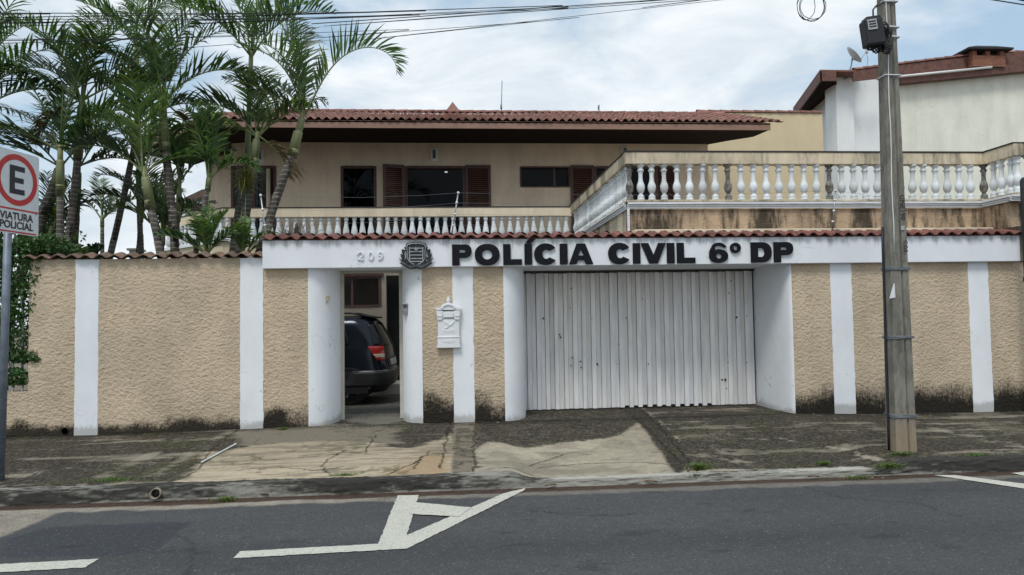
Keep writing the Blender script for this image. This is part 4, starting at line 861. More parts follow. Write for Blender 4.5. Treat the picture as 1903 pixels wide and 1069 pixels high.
# gallery slab, wall under, balustrade
gx = tx0+.0
mb = MB(); mb.prism([(gx, gY, zfl-.5), (cx2, gY, zfl-.5), tuple(Vector((cx2, gY, zfl-.5))+wd*3.4), tuple(Vector((cx2, gY, zfl-.5))+wd*3.4+wn*2), (cx2+.8, wallY-.003, zfl-.5), (gx, wallY-.003, zfl-.5)], (0, 0, .5)); mb.build('gallery_slab', 'gallery_rail', hs)
r2 = rail(hs, [((cx2+.0, gY), (gx+.02, gY), (0, 1)), (tuple((Vector((cx2, gY, 0))+wd*3.4)[:2]), (cx2, gY), tuple(wn[:2]))], 'gallery_rail', zgb, zgt, w=.15)
x = gx-.12; H2 = zgb-zfl
while x > cx2+.08: put_bal(r2, x, gY+.08, zfl, H2, PROF2); x -= .197
for i in range(15): p = Vector((cx2, gY+.08, 0))+wd*(.12+.2*i); put_bal(r2, p.x, p.y, zfl, H2, PROF2)
mb = MB(); mb.prism([(gx, gY-.02, zfl-.06), (cx2, gY-.02, zfl-.06), tuple(Vector((cx2, gY-.02, zfl-.06))+wd*3.4), tuple(Vector((cx2, gY-.03, zfl-.06))+wd*3.4-wn*.05), (cx2-.02, gY-.07, zfl-.06), (gx, gY-.07, zfl-.06)], (0, 0, .07)); mb.build('gallery_ledge', 'mould_white', hs)
# ground floor wall with window seen through the doorway
gwY = 16.2; gh = [(X(600, gwY, 545), X(708, gwY, 545), Z(675, 570, gwY), Z(675, 514, gwY)), (X(718, gwY, 600), X(765, gwY, 600), .21, Z(730, 512, gwY))]
M['shaded_yard_wall'] = wallmat('shaded yard wall', (.36, .31, .24), 0, .1, 0, var=.08)  # beige darkened in the colour itself, for the shade of gallery and terrace
wall_open('ground_floor_wall', 'shaded_yard_wall', hs, -6, tx0+.04, gwY, .2, zfl-.5, gh)
window(hs, *gh[0], gwY, (.5,), fw=.05, sill=True)
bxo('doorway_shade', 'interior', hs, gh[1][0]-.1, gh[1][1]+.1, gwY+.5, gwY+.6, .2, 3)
bxo('awning_rail', 'shutter', hs, gh[0][0], gh[0][1]+.06, gwY-.06, gwY-.003, gh[0][3]+.0, gh[0][3]+.06)
bxo('door_step', 'frame_metal', hs, X(718, gwY, 700), X(800, gwY, 700), gwY-.9, gwY-.01, .2, .42, bevel=.01)
# roof: tiles, fascia, soffit
rx1 = P(1432, 235, EY).x; slope = .338; zt0 = Z(1000, 229, EY)+.055; RL = 3.05
zr = zt0+slope*RL; cE = Vector((eL, EY, 0)); 
ray3 = ray(264, 268); E3 = CAM+ray3*((zE+.1-1.75)/ray3.z); ed = Vector((E3.x-eL, E3.y-EY, 0)); edL = ed.length; ed.normalize(); en = Vector((-ed.y, ed.x, 0)); en = en if en.y > 0 else -en
# hip line direction: bisector
bis = (Vector((0, 1, 0))+en).normalized(); hk = bis.x/bis.y
rf = tiles('roof_tiles', 'tile', hs, (eL, EY-.05, zt0), (1, 0, 0), (0, 1, 0), rx1-eL+.1, RL, slope, u_lo=lambda v: hk*v-.1, u_hi=lambda v: rx1-eL+.12, seed=11)
wl = edL+.6; ang = (hk*0)
tiles('roof_tiles', 'tile', hs, Vector((eL, EY-.05, zt0))+ed*wl, -ed, en, wl, RL, slope, u_lo=lambda v: 0, u_hi=lambda v: wl-Vector((hk*v, v, 0)).dot(ed)+.1, seed=12)
top = Vector((eL, EY, zt0))+Vector((hk*RL, RL, slope*RL))
ridge_tiles('ridge_tiles', 'tile', hs, (rx1+.02, EY+RL, zr+.03), (top.x, EY+RL, zr+.03), r=.085)
ridge_tiles('ridge_tiles', 'tile', hs, (eL-.02, EY-.05, zt0+.04), (top.x, top.y, zr+.04), r=.085)
mb = MB(); th = .05
mb.prism([(eL, EY, zt0-.06), (rx1, EY, zt0-.06), (rx1, EY+RL, zr-.06), (top.x, EY+RL, zr-.06)], (0, 0, .03))
mb.prism([(rx1, EY+RL, zr-.06), (rx1, EY+RL+3, zr-1.2), (top.x, EY+RL+3, zr-1.2), (top.x, EY+RL, zr-.06)], (0, 0, .03)); mb.build('roof_deck', 'wood', hs)
mb = MB(); c3 = Vector((eL, EY, 0)); d3 = c3+ed*wl
mb.prism([(eL, EY, zE), (rx1, EY, zE), (rx1, EY+.03, zE), (eL, EY+.03, zE)], (0, 0, zt0-zE-.015)); mb.prism([(rx1-.03, EY+.031, zE), (rx1, EY+.031, zE), (rx1, EY+RL, zE+slope*RL), (rx1-.03, EY+RL, zE+slope*RL)], (0, 0, zt0-zE-.02))
mb.prism([c3+Vector((0, 0, zE)), d3+Vector((0, 0, zE)), d3+en*.03+Vector((0, 0, zE)), c3+en*.03+Vector((0, 0, zE))], (0, 0, zt0-zE-.015)); mb.build('fascia', 'fascia', hs)
sf = [P(1430, 240, EY), P(1383, 243.5, EY+.9), P(1350, 244, EY+1.6), P(1315, 265, wallY)]; zi = zw
mb = MB(); 
def poly(mb, pts): mb.add([tuple(p) for p in pts], [tuple(range(len(pts)))])
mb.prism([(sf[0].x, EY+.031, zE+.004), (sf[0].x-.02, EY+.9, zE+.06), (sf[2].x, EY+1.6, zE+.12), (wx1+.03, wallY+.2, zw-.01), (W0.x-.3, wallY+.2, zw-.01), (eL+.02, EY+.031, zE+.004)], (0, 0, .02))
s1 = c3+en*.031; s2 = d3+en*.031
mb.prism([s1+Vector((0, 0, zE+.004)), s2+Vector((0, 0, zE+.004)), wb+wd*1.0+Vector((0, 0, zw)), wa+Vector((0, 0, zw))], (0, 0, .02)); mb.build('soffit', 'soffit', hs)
# small hip cap behind ridge, chimney-like top and antennas
a0 = P(840, 192, 22.5); b0 = P(815, 206, 22.5); b1 = P(868, 206, 22.5)
mb = MB(); mb.add([(b0.x, 22.5, b0.z-.3), (b1.x, 22.5, b1.z-.3), (b1.x, 24.5, b1.z-.3), (b0.x, 24.5, b0.z-.3), ((b0.x+b1.x)/2, 23.5, a0.z+.35)], [(0, 1, 4), (1, 2, 4), (2, 3, 4), (3, 0, 4), (3, 2, 1, 0)]); mb.build('roof_turret', 'tile', hs)
for px, py, py2, r_, lab in ((933, 150, 203, .012, 'thin whip antenna on the roof ridge above the lettering'), (1114, 195, 204, .01, 'short antenna stub on the roof ridge')):
    a = P(px, py, 20.0); b_ = P(px-1.5, py2, 20.0); an = thing('antenna', lab, 'antenna', b_); mb = MB(); mb.tube([b_-Vector((0, 0, .1)), a], r_, 6); mb.build('mast', 'galv', an)
    mb = MB(); mb.tube([b_, b_+Vector((0, 0, .12))], r_*2.2, 8); mb.build('mount', 'galv', an)
# inner lit lamp
q = P(829, 321, wallY+.35); cl = thing('ceiling_light', 'small lit ceiling light behind the wide dark window', 'lamp', q)
mb = MB(); mb.lathe([(.001, 0), (.035, .004), (.045, .02), (.03, .03)], q, 12); mb.build('lamp_bowl', 'lit', cl)
mb = MB(); mb.tube([q+Vector((0, 0, .03)), q+Vector((0, 0, .5))], .006, 6); mb.build('rod', 'wood', cl)

# ---------------------------------------------------------------- party wall and neighbour
pw = thing('party_wall', 'tall plain yellow beige wall with clay tile capping behind the house roof', 'wall', (P(1420, 240, 22).x, 22, .1))
pa, pb = P(1296, 206, 22), P(1528, 207, 22)
bxo('wall_body', 'party', pw, pa.x, pb.x, 22, 22.2, 0, pb.z-.07)
ridge_tiles('capping_tiles', 'tile', pw, (pa.x, 22.08, pb.z-.06), (pb.x+.03, 22.08, pb.z-.06), r=.12)
nb = thing('neighbour_house', 'tall cream neighbour house with rust brown fascia and brick chimney', 'house', (P(1700, 240, 23).x, 23, .1))
NY = 23.0; q = lambda px, py, Y=NY: P(px, py, Y)
# main front wall, right part: top edge slopes up to the right
def wallpoly(name, mat, pts, th=.25, parent=nb):
    mb = MB(); mb.prism([tuple(p) for p in pts], (0, th, 0)); return mb.build(name, mat, parent)
wallpoly('wall', 'neighbour', [(q(1640, 300).x, NY, 0), (q(2150, 300).x, NY, 0), q(2150, 108), q(1903, 130), q(1675, 150), q(1640, 150)])
wallpoly('wall', 'neighbour_white', [(q(1576, 300, NY-.0).x, NY-.25, 0), (q(1640, 300).x+.05, NY-.25, 0), (q(1640, 150).x+.05, NY-.25, q(1640, 146).z), (q(1576, 150).x, NY-.25, q(1592, 150).z)], .3)
wallpoly('pier', 'neighbour_white', [(q(1553, 300, NY-.55).x, NY-.55, 0), (q(1590, 300, NY-.55).x, NY-.55, 0), q(1584, 134, NY-.55), q(1553, 134, NY-.55)], .7)
# receding side wall left of the pier
mb = MB(); A0, B0 = q(1555, 166, NY-.3), q(1507, 206, NY+3.2); mb.prism([(A0.x, A0.y, 0), (B0.x, B0.y, 0), B0, A0], (.25, 0, 0)); mb.build('side_wall', 'neighbour_white', nb)
# rake on the left: sloping down away from the pier
def beam(mb, a, b_, h, y0, y1):
    a, b_ = Vector(a), Vector(b_); mb.prism([(a.x, y0, a.z-h), (b_.x, y0, b_.z-h), (b_.x, y0, b_.z), (a.x, y0, a.z)], (0, y1-y0, 0))
YF = NY-1.1
mb = MB(); beam(mb, q(1524, 133, YF), q(1554, 133, YF), .30, YF, YF+.05); mb.build('fascia', 'rust_fascia', nb)
mb = MB(); beam(mb, q(1585, 134, YF), q(1640, 128, YF), .30, YF, YF+.05); mb.build('fascia', 'rust_fascia', nb)
a = q(1524, 133, YF); b_ = q(1474, 203, YF+4.0); mb = MB(); mb.prism([a, b_, b_-Vector((0, 0, .34)), a-Vector((0, 0, .30))], (.05, 0, 0)); mb.build('rake_board', 'rust_fascia', nb)
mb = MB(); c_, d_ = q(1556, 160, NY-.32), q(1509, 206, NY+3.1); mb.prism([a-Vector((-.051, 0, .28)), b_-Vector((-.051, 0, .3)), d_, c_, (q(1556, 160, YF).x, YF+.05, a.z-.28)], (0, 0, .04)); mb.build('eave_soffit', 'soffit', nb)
mb = MB(); mb.prism([a+Vector((0, 0, .01)), b_+Vector((0, 0, .01)), b_+Vector((2.5, 0, .01)), a+Vector((1.2, 0, .01))], (0, 0, .05)); mb.build('roof_sheet', 'tile', nb)
# double fascia on the right
mb = MB()
def band(x0, t0, b0_, x1, t1, b1_, Y, th): 
    mb.prism([q(x0, b0_, Y), q(x1, b1_, Y), q(x1, t1, Y), q(x0, t0, Y)], (0, th, 0))
band(1640, 146, 158, 2150, 90, 108, NY-.35, .3); mb.build('fascia', 'rust_fascia', nb)
mb = MB(); band(1585, 128, 150, 1676, 120, 146, NY-.2, .14); band(1676, 120, 150, 1812, 104, 134, NY-.2, .14); band(1812, 104, 134, 2150, 74, 110, NY-.2, .14); mb.build('parapet_board', 'rust_fascia', nb)
mb = MB(); mb.tube([q(1645, 145, NY-.42), q(1843, 125, NY-.42)], .04, 8); mb.build('gutter_pipe', 'white_band', nb)
mb = MB(); a, b_ = q(1640, 123, NY), q(1812, 103, NY)
ridge_tiles('edge_tiles', 'tile', nb, q(1585, 131, NY-.13), q(1812, 103, NY-.13), r=.10); ridge_tiles('edge_tiles', 'tile', nb, q(1868, 99, NY+.6), q(2100, 97, NY+.6), r=.11)
mb = MB(); mb.prism([q(1860, 115, NY+.5), q(2100, 112, NY+.5), q(2100, 99, NY+.5), q(1860, 101, NY+.5)], (0, .3, 0)); mb.build('upper_board', 'soffit', nb)
# chimney
cy = NY-.42; c0, c1, cb, cm, ctp = q(1808, 124, cy), q(1869, 122, cy), q(1840, 124, cy).z, q(1840, 103, cy).z, q(1840, 92, cy).z
ch = bxo('chimney', 'brick', nb, c0.x, c1.x, cy, cy+.75, cb, cm)
w = c1.x-c0.x
for fx in (0, .42, .86):
    bxo('chimney_post', 'brick', ch, c0.x+.02+w*fx*.98, c0.x+.02+w*(fx*.98+.13), cy+.02, cy+.2, cm+.001, ctp-.041); bxo('chimney_post', 'brick', ch, c0.x+.02+w*fx*.98, c0.x+.02+w*(fx*.98+.13), cy+.55, cy+.73, cm+.001, ctp-.041)
mb = MB(); hw = .22
mb.prism([(c0.x-hw, cy-.15, ctp-.04), (c1.x+hw-.02, cy-.15, ctp-.04), (c1.x+hw-.02, cy+.9, ctp-.04), (c0.x-hw, cy+.9, ctp-.04)], (0, 0, .07)); 
n0 = len(mb.v); mb.add([(c0.x-hw+.02, cy-.13, ctp+.031), (c1.x+hw-.04, cy-.13, ctp+.031), (c1.x+hw-.04, cy+.88, ctp+.031), (c0.x-hw+.02, cy+.88, ctp+.031), (c0.x+.30, cy+.2, ctp+.2), (c1.x-.1, cy+.2, ctp+.2), (c1.x-.1, cy+.5, ctp+.2), (c0.x+.30, cy+.5, ctp+.2)], [(4, 5, 6, 7), (0, 1, 5, 4), (1, 2, 6, 5), (2, 3, 7, 6), (3, 0, 4, 7), (3, 2, 1, 0)])
mb.build('chimney_cap', 'cap_black', ch, bevel=.012)
# satellite dish on the pier
dY = NY-.62; dsh = thing('satellite_dish', 'grey satellite dish on a bent arm above the white pier', 'satellite dish', q(1576, 146, dY))
dc = q(1586, 103, dY); nrm = Vector((.72, -.35, .62)).normalized(); s1_ = nrm.cross(Vector((0, 1, 0))).normalized(); s2_ = nrm.cross(s1_)
mb = MB(); rd = .33; vs = []; 
for back in (0, 1):
    for i in range(6):
        r_ = rd*i/5
        for k in range(24): w = 2*math.pi*k/24; vs.append(dc+s1_*math.cos(w)*r_+s2_*math.sin(w)*r_+nrm*(.09*(i/5)**2-.05-back*.012))
f = []
for L in (0, 144):
    for i in range(5): f += [(L+i*24+k, L+i*24+(k+1) % 24, L+(i+1)*24+(k+1) % 24, L+(i+1)*24+k) for k in range(24)]
f += [(120+k, 120+(k+1) % 24, 264+(k+1) % 24, 264+k) for k in range(24)]; mb.add(vs, f, None, True); mb.build('reflector', 'dish', dsh)
lnb = q(1611, 95, dY-.1); bm_ = dc-nrm*.06-Vector((0, 0, .05)); low = q(1597, 114, dY)
mb = MB(); mb.tube([low, lnb], .013, 6); mb.tube([q(1583, 110, dY), low], .016, 6); mb.build('feed_arm', 'dish', dsh)
mb = MB(); mb.tube([q(1608, 97, dY-.1), q(1613, 98, dY-.1)], .035, 10); mb.obox(lnb, (.04, 0, 0), (0, .03, 0), (0, 0, .05)); mb.build('feed_horn', 'dish', dsh, bevel=.006)
mb = MB(); mb.tube([q(1584, 108, dY), q(1582, 122, dY), q(1576, 140, dY), q(1573, 146, dY)], .022, 8); mb.build('mast', 'galv', dsh)
mb = MB(); mb.tube([q(1610, 99, dY), q(1613, 112, dY), q(1611, 126, dY)], .006, 5); mb.tube([q(1573, 146, dY), q(1566, 145, dY)], .012, 5); mb.build('coax', 'cable', dsh)

# background house at the left beyond the palms
bh = thing('background_house', 'low house with a dark brown sloping roof beyond the palms at the left', 'house', (P(370, 380, 27).x, 27, 0))
bq = lambda px, py, Y=27: P(px, py, Y)
mb = MB(); mb.prism([bq(333, 372), bq(376, 352), bq(420, 352), bq(420, 388), bq(333, 388)], (0, 4, 0)); mb.build('roof', 'brown_roof', bh)
mb = MB(); mb.prism([(bq(336, 395).x, 27.4, 0), (bq(420, 395).x, 27.4, 0), (bq(420, 389).x, 27.4, bq(420, 389).z), (bq(336, 389).x, 27.4, bq(336, 389).z)], (0, 3, 0)); mb.build('wall', 'neighbour_white', bh)
mb = MB(); mb.tube([bq(331, 377, 26.9), bq(420, 377, 26.9)], .03, 6); mb.build('gutter', 'white_band', bh)
ct = thing('vent_cap', 'small pale square vent cap just above the garden wall coping', 'vent', P(248, 476, 15))
q1, q2_ = P(237, 466, 15), P(258, 463.5, 15); bxo('shaft_box', 'neighbour_white', ct, q1.x+.03, q2_.x-.03, 15, 15.3, 2.2, q1.z); bxo('lid', 'frame_metal', ct, q1.x, q2_.x, 14.95, 15.35, q1.z+.001, q2_.z+.02, bevel=.005)
ct.location = (q1.x, 15, 2.2)
for c_ in ct.children: c_.matrix_parent_inverse = Matrix.Translation(-ct.location)

# ---------------------------------------------------------------- utility pole
py0 = 8.05; pbL, pbR = G(1650, 845, .13), G(1708, 845, .13); xb0 = P(1667, 840, py0).x; xb1 = P(1707, 840, py0).x; xt0 = P(1641, 0, py0).x; xt1 = P(1665.5, 0, py0).x; zT = P(1640, 0, py0).z
def pole_x(z):
    f_ = (z-.1)/(zT-.1); return lerp(xb0, xt0, f_), lerp(xb1, xt1, f_)
up_ = thing('utility_pole', 'grey weathered concrete utility pole standing at the kerb', 'utility pole', ((xb0+xb1)/2, py0+.1, .1))
mb = MB(); zs_ = [0.0, .6, 1.2, 1.8, 2.4, 3.0, 3.6, 4.2, 4.8, 5.4, 6.0, 7.0, 8.0, 9.0]; vs = []
def sect(z):
    a, b_ = pole_x(z); w = b_-a; d = w*.85; c = .012; g0, g1 = a+w*.52, a+w*.60   # broad face, shallow groove, right lip
    return [(a+c, 0), (g0, 0), (g0+.010, .028), (g1, .028), (g1+.012, .004), (b_-c, .010), (b_, .010+c), (b_+.0, d-c), (b_-c, d), (a+c, d), (a, d-c), (a, c)]
for z in zs_: vs += [(x_, py0+y_, z) for x_, y_ in sect(z)]
n = 12; mb.add(vs, [(i*n+k, i*n+(k+1) % n, (i+1)*n+(k+1) % n, (i+1)*n+k) for i in range(len(zs_)-1) for k in range(n)]+[tuple(range((len(zs_)-1)*n, len(zs_)*n))]); mb.build('shaft', 'pole', up_, bevel=.004)
def ring_at(name, py, r_, mat, off=0, tw=2):
    z = P(1660, py, py0).z; a, b_ = pole_x(z); w = b_-a; o_ = r_+off; mb = MB()
    pts = [(a-o_, py0-o_), (a+w*.5, py0-o_-.004), (b_+o_, py0-o_), (b_+o_, py0+w*.85+o_), (a-o_, py0+w*.85+o_), (a-o_, py0-o_)]
    for i in range(tw): mb.tube([Vector((x_, y_, z+.012*i+random.Random(int(py)+i+j).uniform(-.004, .004))) for j, (x_, y_) in enumerate(pts)], r_, 6)
    return mb.build(name, mat, up_)
for py in (501, 629, 776): ring_at('tie_wire', py, .006, 'wire_grey', .0, 3)
for py in (51, 69, 3): 
    ring_at('strap', py, .010, 'white_band', 0, 1)
ring_at('strap', 140, .008, 'white_band', 0, 1)
# conduit along the left edge and thin riser cable
mb = MB(); pts = []
for z in np.linspace(.12, P(1640, 420, py0).z, 10): a, b_ = pole_x(z); pts.append((a-.016, py0+.13, z))
mb.tube(pts, .014, 8); mb.build('conduit', 'cable', up_)
mb = MB(); pts = []
for i, z in enumerate(np.linspace(P(1640, 470, py0).z, zT+.8, 14)): a, b_ = pole_x(z); pts.append((a+.035+.006*math.sin(i*1.7), py0-.008, z))
mb.tube(pts, .006, 6); mb.build('riser_cable', 'white_band', up_)
# torn paper, tag and stencil
a = P(1653, 555, py0-.004); b_ = P(1659, 528, py0-.004); c_ = P(1664, 553, py0-.004); mb = MB(); mb.add([a, c_, (c_.x-.002, c_.y, b_.z+.01), (b_.x+.01, b_.y, b_.z), (a.x+.02, a.y, a.z+.07)], [(0, 1, 2, 3, 4)]); mb.build('paper_scrap', 'white_band', up_)
a = P(1674, 420, py0-.004); bxo('tag', 'label', up_, a.x, a.x+.045, py0-.006, py0-.001, a.z-.05, a.z, bevel=.001)
def vtext(body, px, py, size, mat, parent, y, rot=True, name='lettering', off=.0):
    cu = bpy.data.curves.new('t', 'FONT'); cu.body = body; cu.size = size; cu.extrude = .0008; cu.align_x = 'CENTER'; cu.align_y = 'CENTER'; cu.offset = off
    ob = bpy.data.objects.new('tmp', cu); me = bpy.data.meshes.new_from_object(ob); bpy.data.objects.remove(ob); p = P(px, py, y)
    for v_ in me.vertices:
        a, b_, c_ = v_.co
        if rot: a, b_ = -b_*-1, -a
        v_.co = (p.x+a, y-c_, p.z+b_)
    me.materials.clear(); return link(name, me, mat, parent)
vtext('UNE190', 1677, 385, .085, 'cable', up_, py0-.002)
vtext('CO3', 1683, 458, .07, 'cable', up_, py0-.002)
# splice closure box
bxp = thing('cable_box', 'black cable closure box with pale label strapped high on the pole', 'cable box', P(1640, 95, py0-.05))
c = P(1621, 62, 7.93); ax = Vector((.98, -.1, .12)).normalized(); az = Vector((-.14, 0, 1)).normalized(); ay = az.cross(ax).normalized(); az = ax.cross(ay)
mb = MB(); mb.obox(c+ax*.0, ax*.105, ay*.085, az*.155); mb.build('box_body', 'black_plastic', bxp, bevel=.022)
mb = MB(); mb.obox(c+ax*.01+az*.162, ax*.085, ay*.07, az*.02); mb.build('lid', 'black_plastic', bxp, bevel=.012)
mb = MB(); mb.obox(c-ay*0+Vector((0, -.093, 0))-ax*.04+az*.075, ax*.052, Vector((0, .004, 0)), az*.06); lb_ = mb.build('label', 'label', bxp)
mb = MB()
for i in range(3): mb.obox(c+Vector((0, -.0985, 0))-ax*.04+az*(.108-.03*i), ax*.04, Vector((0, .001, 0)), az*.008)
mb.build('print_bars', 'black_plastic', lb_)
c2 = P(1646, 72, 7.98); mb = MB(); rnd = random.Random(8)
for i in range(9):
    r_ = .06+.012*i % .07; o = c2+Vector((rnd.uniform(-.02, .02), rnd.uniform(-.03, .03), rnd.uniform(-.05, .05))); pts = []
    for k in range(17): w = 2*math.pi*k/16; pts.append(o+Vector((math.cos(w)*(.05+rnd.uniform(0, .015)), math.sin(w)*.03, math.sin(w)*(.13+rnd.uniform(0, .04)))))
    mb.tube(pts, .008, 5)
for i in range(7):
    x0_ = c.x-.08+.028*i; mb.tube([(x0_, c.y, c.z-.14), (x0_+rnd.uniform(-.02, .02), c.y, c.z-.18), (x0_+.06, c.y+.05, c.z-.2+rnd.uniform(-.03, .02)), (c2.x, c2.y, c2.z-.05)], .009, 5)
mb.build('cable_coil', 'black_plastic', bxp)
mb = MB(); mb.tube([(c.x+.02, c.y, c.z+.16), (c.x+.05, c.y+.05, c.z+.3), (xt0+.02, py0-.02, zT+.05), (xt0+.0, py0-.02, zT+.6)], .01, 6); mb.build('lead_cable', 'cable', bxp)

# ---------------------------------------------------------------- overhead cables
def cable(pts, r_, label, Y=7.95, name='overhead_cable', grp=None):
    w = [P(px, py, Y) for px, py in pts]; out = []     # smooth through points
    n = len(w)
    for i in range(n-1):
        p0, p1, p2, p3 = w[max(0, i-1)], w[i], w[i+1], w[min(n-1, i+2)]
        for k in range(8): t_ = k/8; out.append(.5*((2*p1)+(p2-p0)*t_+(2*p0-5*p1+4*p2-p3)*t_*t_+(3*p1-3*p2+p0-p3)*t_**3))
    out.append(w[-1]); mb = MB(); mb.tube(out, r_, 6); o = mb.build(name, 'cable'); tag(o, label, 'cable', grp); return o
cable([(-420, 20), (0, 26), (400, 25), (730, 22), (1000, 12), (1250, -2), (1640, -40)], .0045, 'thickest black overhead cable, uppermost of those crossing the top left')
cable([(-420, 33), (0, 36), (400, 35), (720, 30), (1000, 18), (1290, 0), (1640, -34)], .0035, 'second overhead cable from the top, just under the thickest one')
cable([(-420, 42), (0, 44), (400, 37), (700, 29), (1000, 15), (1290, -4), (1640, -42)], .0025, 'thin overhead cable, third from the top at the left edge')
cable([(-420, 76), (0, 73), (400, 69), (700, 57), (1000, 40), (1340, 0), (1640, -46)], .0028, 'lowest thin overhead cable crossing in front of the palm crowns')
cable([(1640, -60), (1750, -16), (1840, -1), (1903, 9), (2100, 40)], .007, 'overhead cable dipping into the upper right corner')
cable([(1640, -80), (1790, -14), (1903, 2), (2100, 26)], .006, 'thick overhead cable at the very top right corner')
mb = MB(); rnd = random.Random(4)
for j, (sx, sy, cx0_) in enumerate(((26, 27, 1507), (24, 24, 1511), (17, 25, 1498), (23, 28, 1508))):
    pts = []
    for k in range(25): w = R(-90)+2*math.pi*k/24; pts.append(P(cx0_+sx*math.cos(w)+rnd.uniform(-.6, .6), 12-sy*math.sin(w)+rnd.uniform(-.6, .6), 7.9+.02*j))
    mb.tube(pts, .004, 5)
mb.tube([P(1508, -16, 7.93), P(1512, -60, 7.95)], .006, 5); tag(mb.build('cable_loop', 'cable'), 'coiled spare cable loop hanging from the cables left of the pole', 'cable')

# ---------------------------------------------------------------- electric fence rods and wires
def rod(p0, p1, Y, label):
    a, b_ = P(*p0, Y), P(*p1, Y); t_ = thing('fence_rod', label, 'fence rod', a, group='electric fence rods on the wall top'); mb = MB(); mb.tube([a, b_], .011, 8); mb.build('rod', 'chrome_grey', t_)
    mb = MB(); 
    for f_ in (.25, .5, .75, .97): c = a.lerp(b_, f_); d = (b_-a).normalized(); mb.tube([c-d*.014, c+d*.014], .02, 8)
    mb.build('insulator', 'white_cast', t_); return [a.lerp(b_, f_) for f_ in (.25, .5, .75, .97)]
A = rod((839, 440), (852, 356), 11.45, 'leaning fence rod in front of the wide dark window'); 
B = rod((500, 478), (484, 360), 11.40, 'leaning fence rod behind the left end of the lintel beam'); C_ = rod((1546, 432), (1553, 352), 11.40, 'fence rod in front of the terrace balusters left of the pole')
D_ = rod((1892, 436), (1896, 385), 11.4, 'fence rod near the right edge of the picture')
fw_ = []
for i in range(4):
    mb = MB(); 
    pts = []
    for s_, e_ in ((B[i], A[i]), (A[i], C_[i]), (C_[i], D_[i])):
        for k in range(10): f_ = k/10; p = s_.lerp(e_, f_); pts.append(p-Vector((0, 0, .05*4*f_*(1-f_)+.004*math.sin(k*2.1+i))))
    pts.append(D_[i]); mb.tube(pts, .0018, 4); tag(mb.build('fence_wire', 'wire_grey'), 'fine electric fence wire, %s of four strung between the rods' % ('lowest', 'second lowest', 'second highest', 'highest')[i], 'wire')
# dark mossy post at the far right edge
dp = thing('edge_post', 'dark rounded post at the right edge of the picture', 'post', (P(1903, 400, 10.7).x, 10.7, 2.6)); xq = P(1904, 380, 10.7).x; mb = MB()
mb.tube([(xq, 10.7, .1), (xq, 10.7, Z(1900, 336, 10.7)), (xq, 10.7, Z(1900, 330, 10.7))], [.055, .05, .02], 14); mb.build('shaft', 'cap_black', dp)
mb = MB(); mb.tube([(xq, 10.7, 2.2), (xq, 10.7, 2.26)], .065, 14); mb.build('collar', 'cap_black', dp)

# ---------------------------------------------------------------- parking sign
SXc = Vector((-4.62, 8.1, 0)); sd_ = Vector((math.sin(R(12)), math.cos(R(12)), 0)); sn = Vector((sd_.y, -sd_.x, 0))    # plate direction (reading left to right) and face normal
zc = CAM.z+(P(29, 335, 8.1).z-CAM.z); sp2 = thing('parking_sign', 'white parking sign with red ring and letter E on a grey post', 'sign', (SXc.x-.04, 8.05, .13))
def plate_pts(pts, d): return [SXc+sd_*a+sn*d+Vector((0, 0, zc+b_)) for a, b_ in pts]
def rrect(x0, x1, z0, z1, r_):
    o = []
    for cx_0, cz_0, a0 in ((x1-r_, z1-r_, 0), (x0+r_, z1-r_, 90), (x0+r_, z0+r_, 180), (x1-r_, z0+r_, 270)): o += arcp(cx_0, cz_0, r_, r_, a0, a0+90, 5)
    return o
mb = MB(); mb.prism(plate_pts(rrect(-.30, .30, -.575, .31, .03), 0), -sn*.004); mb.build('plate', 'sign_white', sp2)
def ringpoly(name, r0_, r1_, mat, d):
    mb = MB(); vs = plate_pts(arcp(0, 0, r0_, r0_, 0, 360, 48)[:-1]+arcp(0, 0, r1_, r1_, 0, 360, 48)[:-1], d); mb.add(vs, [(k, (k+1) % 48, 48+(k+1) % 48, 48+k) for k in range(48)]); return mb.build(name, mat, sp2, recalc=False)
ringpoly('red_ring', .275, .215, 'sign_red', .002)
mb = MB(); E_ = [(-.10, -.152), (.10, -.152), (.10, -.096), (-.032, -.096), (-.032, -.030), (.086, -.030), (.086, .026), (-.032, .026), (-.032, .096), (.10, .096), (.10, .152), (-.10, .152)]
vs = plate_pts(E_, .003); mb.add(vs, [(0, 1, 2, 3), (0, 3, 8, 11), (8, 9, 10, 11), (4, 5, 6, 7)]); mb.build('letter', 'sign_black', sp2, recalc=False)
mb = MB(); mb.add(plate_pts([(-.295, -.325), (.295, -.325), (.295, -.307), (-.295, -.307)], .002), [(0, 1, 2, 3)]); mb.add(plate_pts([(-.27, -.565), (.27, -.565), (.27, -.549), (-.27, -.549)], .002), [(0, 1, 2, 3)]); mb.build('red_line', 'sign_red', sp2, recalc=False)
for txt, dz in (('VIATURA', -.395), ('POLICIAL', -.488)):
    cu = bpy.data.curves.new('t', 'FONT'); cu.body = txt; cu.size = .108; cu.align_x = 'CENTER'; cu.align_y = 'CENTER'; cu.offset = .003; ob = bpy.data.objects.new('tmp', cu); me = bpy.data.meshes.new_from_object(ob); bpy.data.objects.remove(ob)
    for v_ in me.vertices: a, b_, c_ = v_.co; v_.co = SXc+sd_*(a*.98)+sn*.003+Vector((0, 0, zc+dz+b_))
    me.materials.clear(); link('lettering', me, 'sign_black', sp2)
mb = MB()
for a, b_ in ((0, .27), (0, -.56), (.26, -.33)): mb.tube([SXc+sd_*a+sn*.001+Vector((0, 0, zc+b_)), SXc+sd_*a+sn*.006+Vector((0, 0, zc+b_))], .007, 8)
mb.build('bolt', 'galv', sp2)
pT = P(18, 440, 8.1); pB = P(5, 868, 8.1); dpp = (pB-pT)/(pT.z-pB.z); top = pT-dpp*.75; bot = pT+dpp*(pT.z-.1); off = -sn*.045
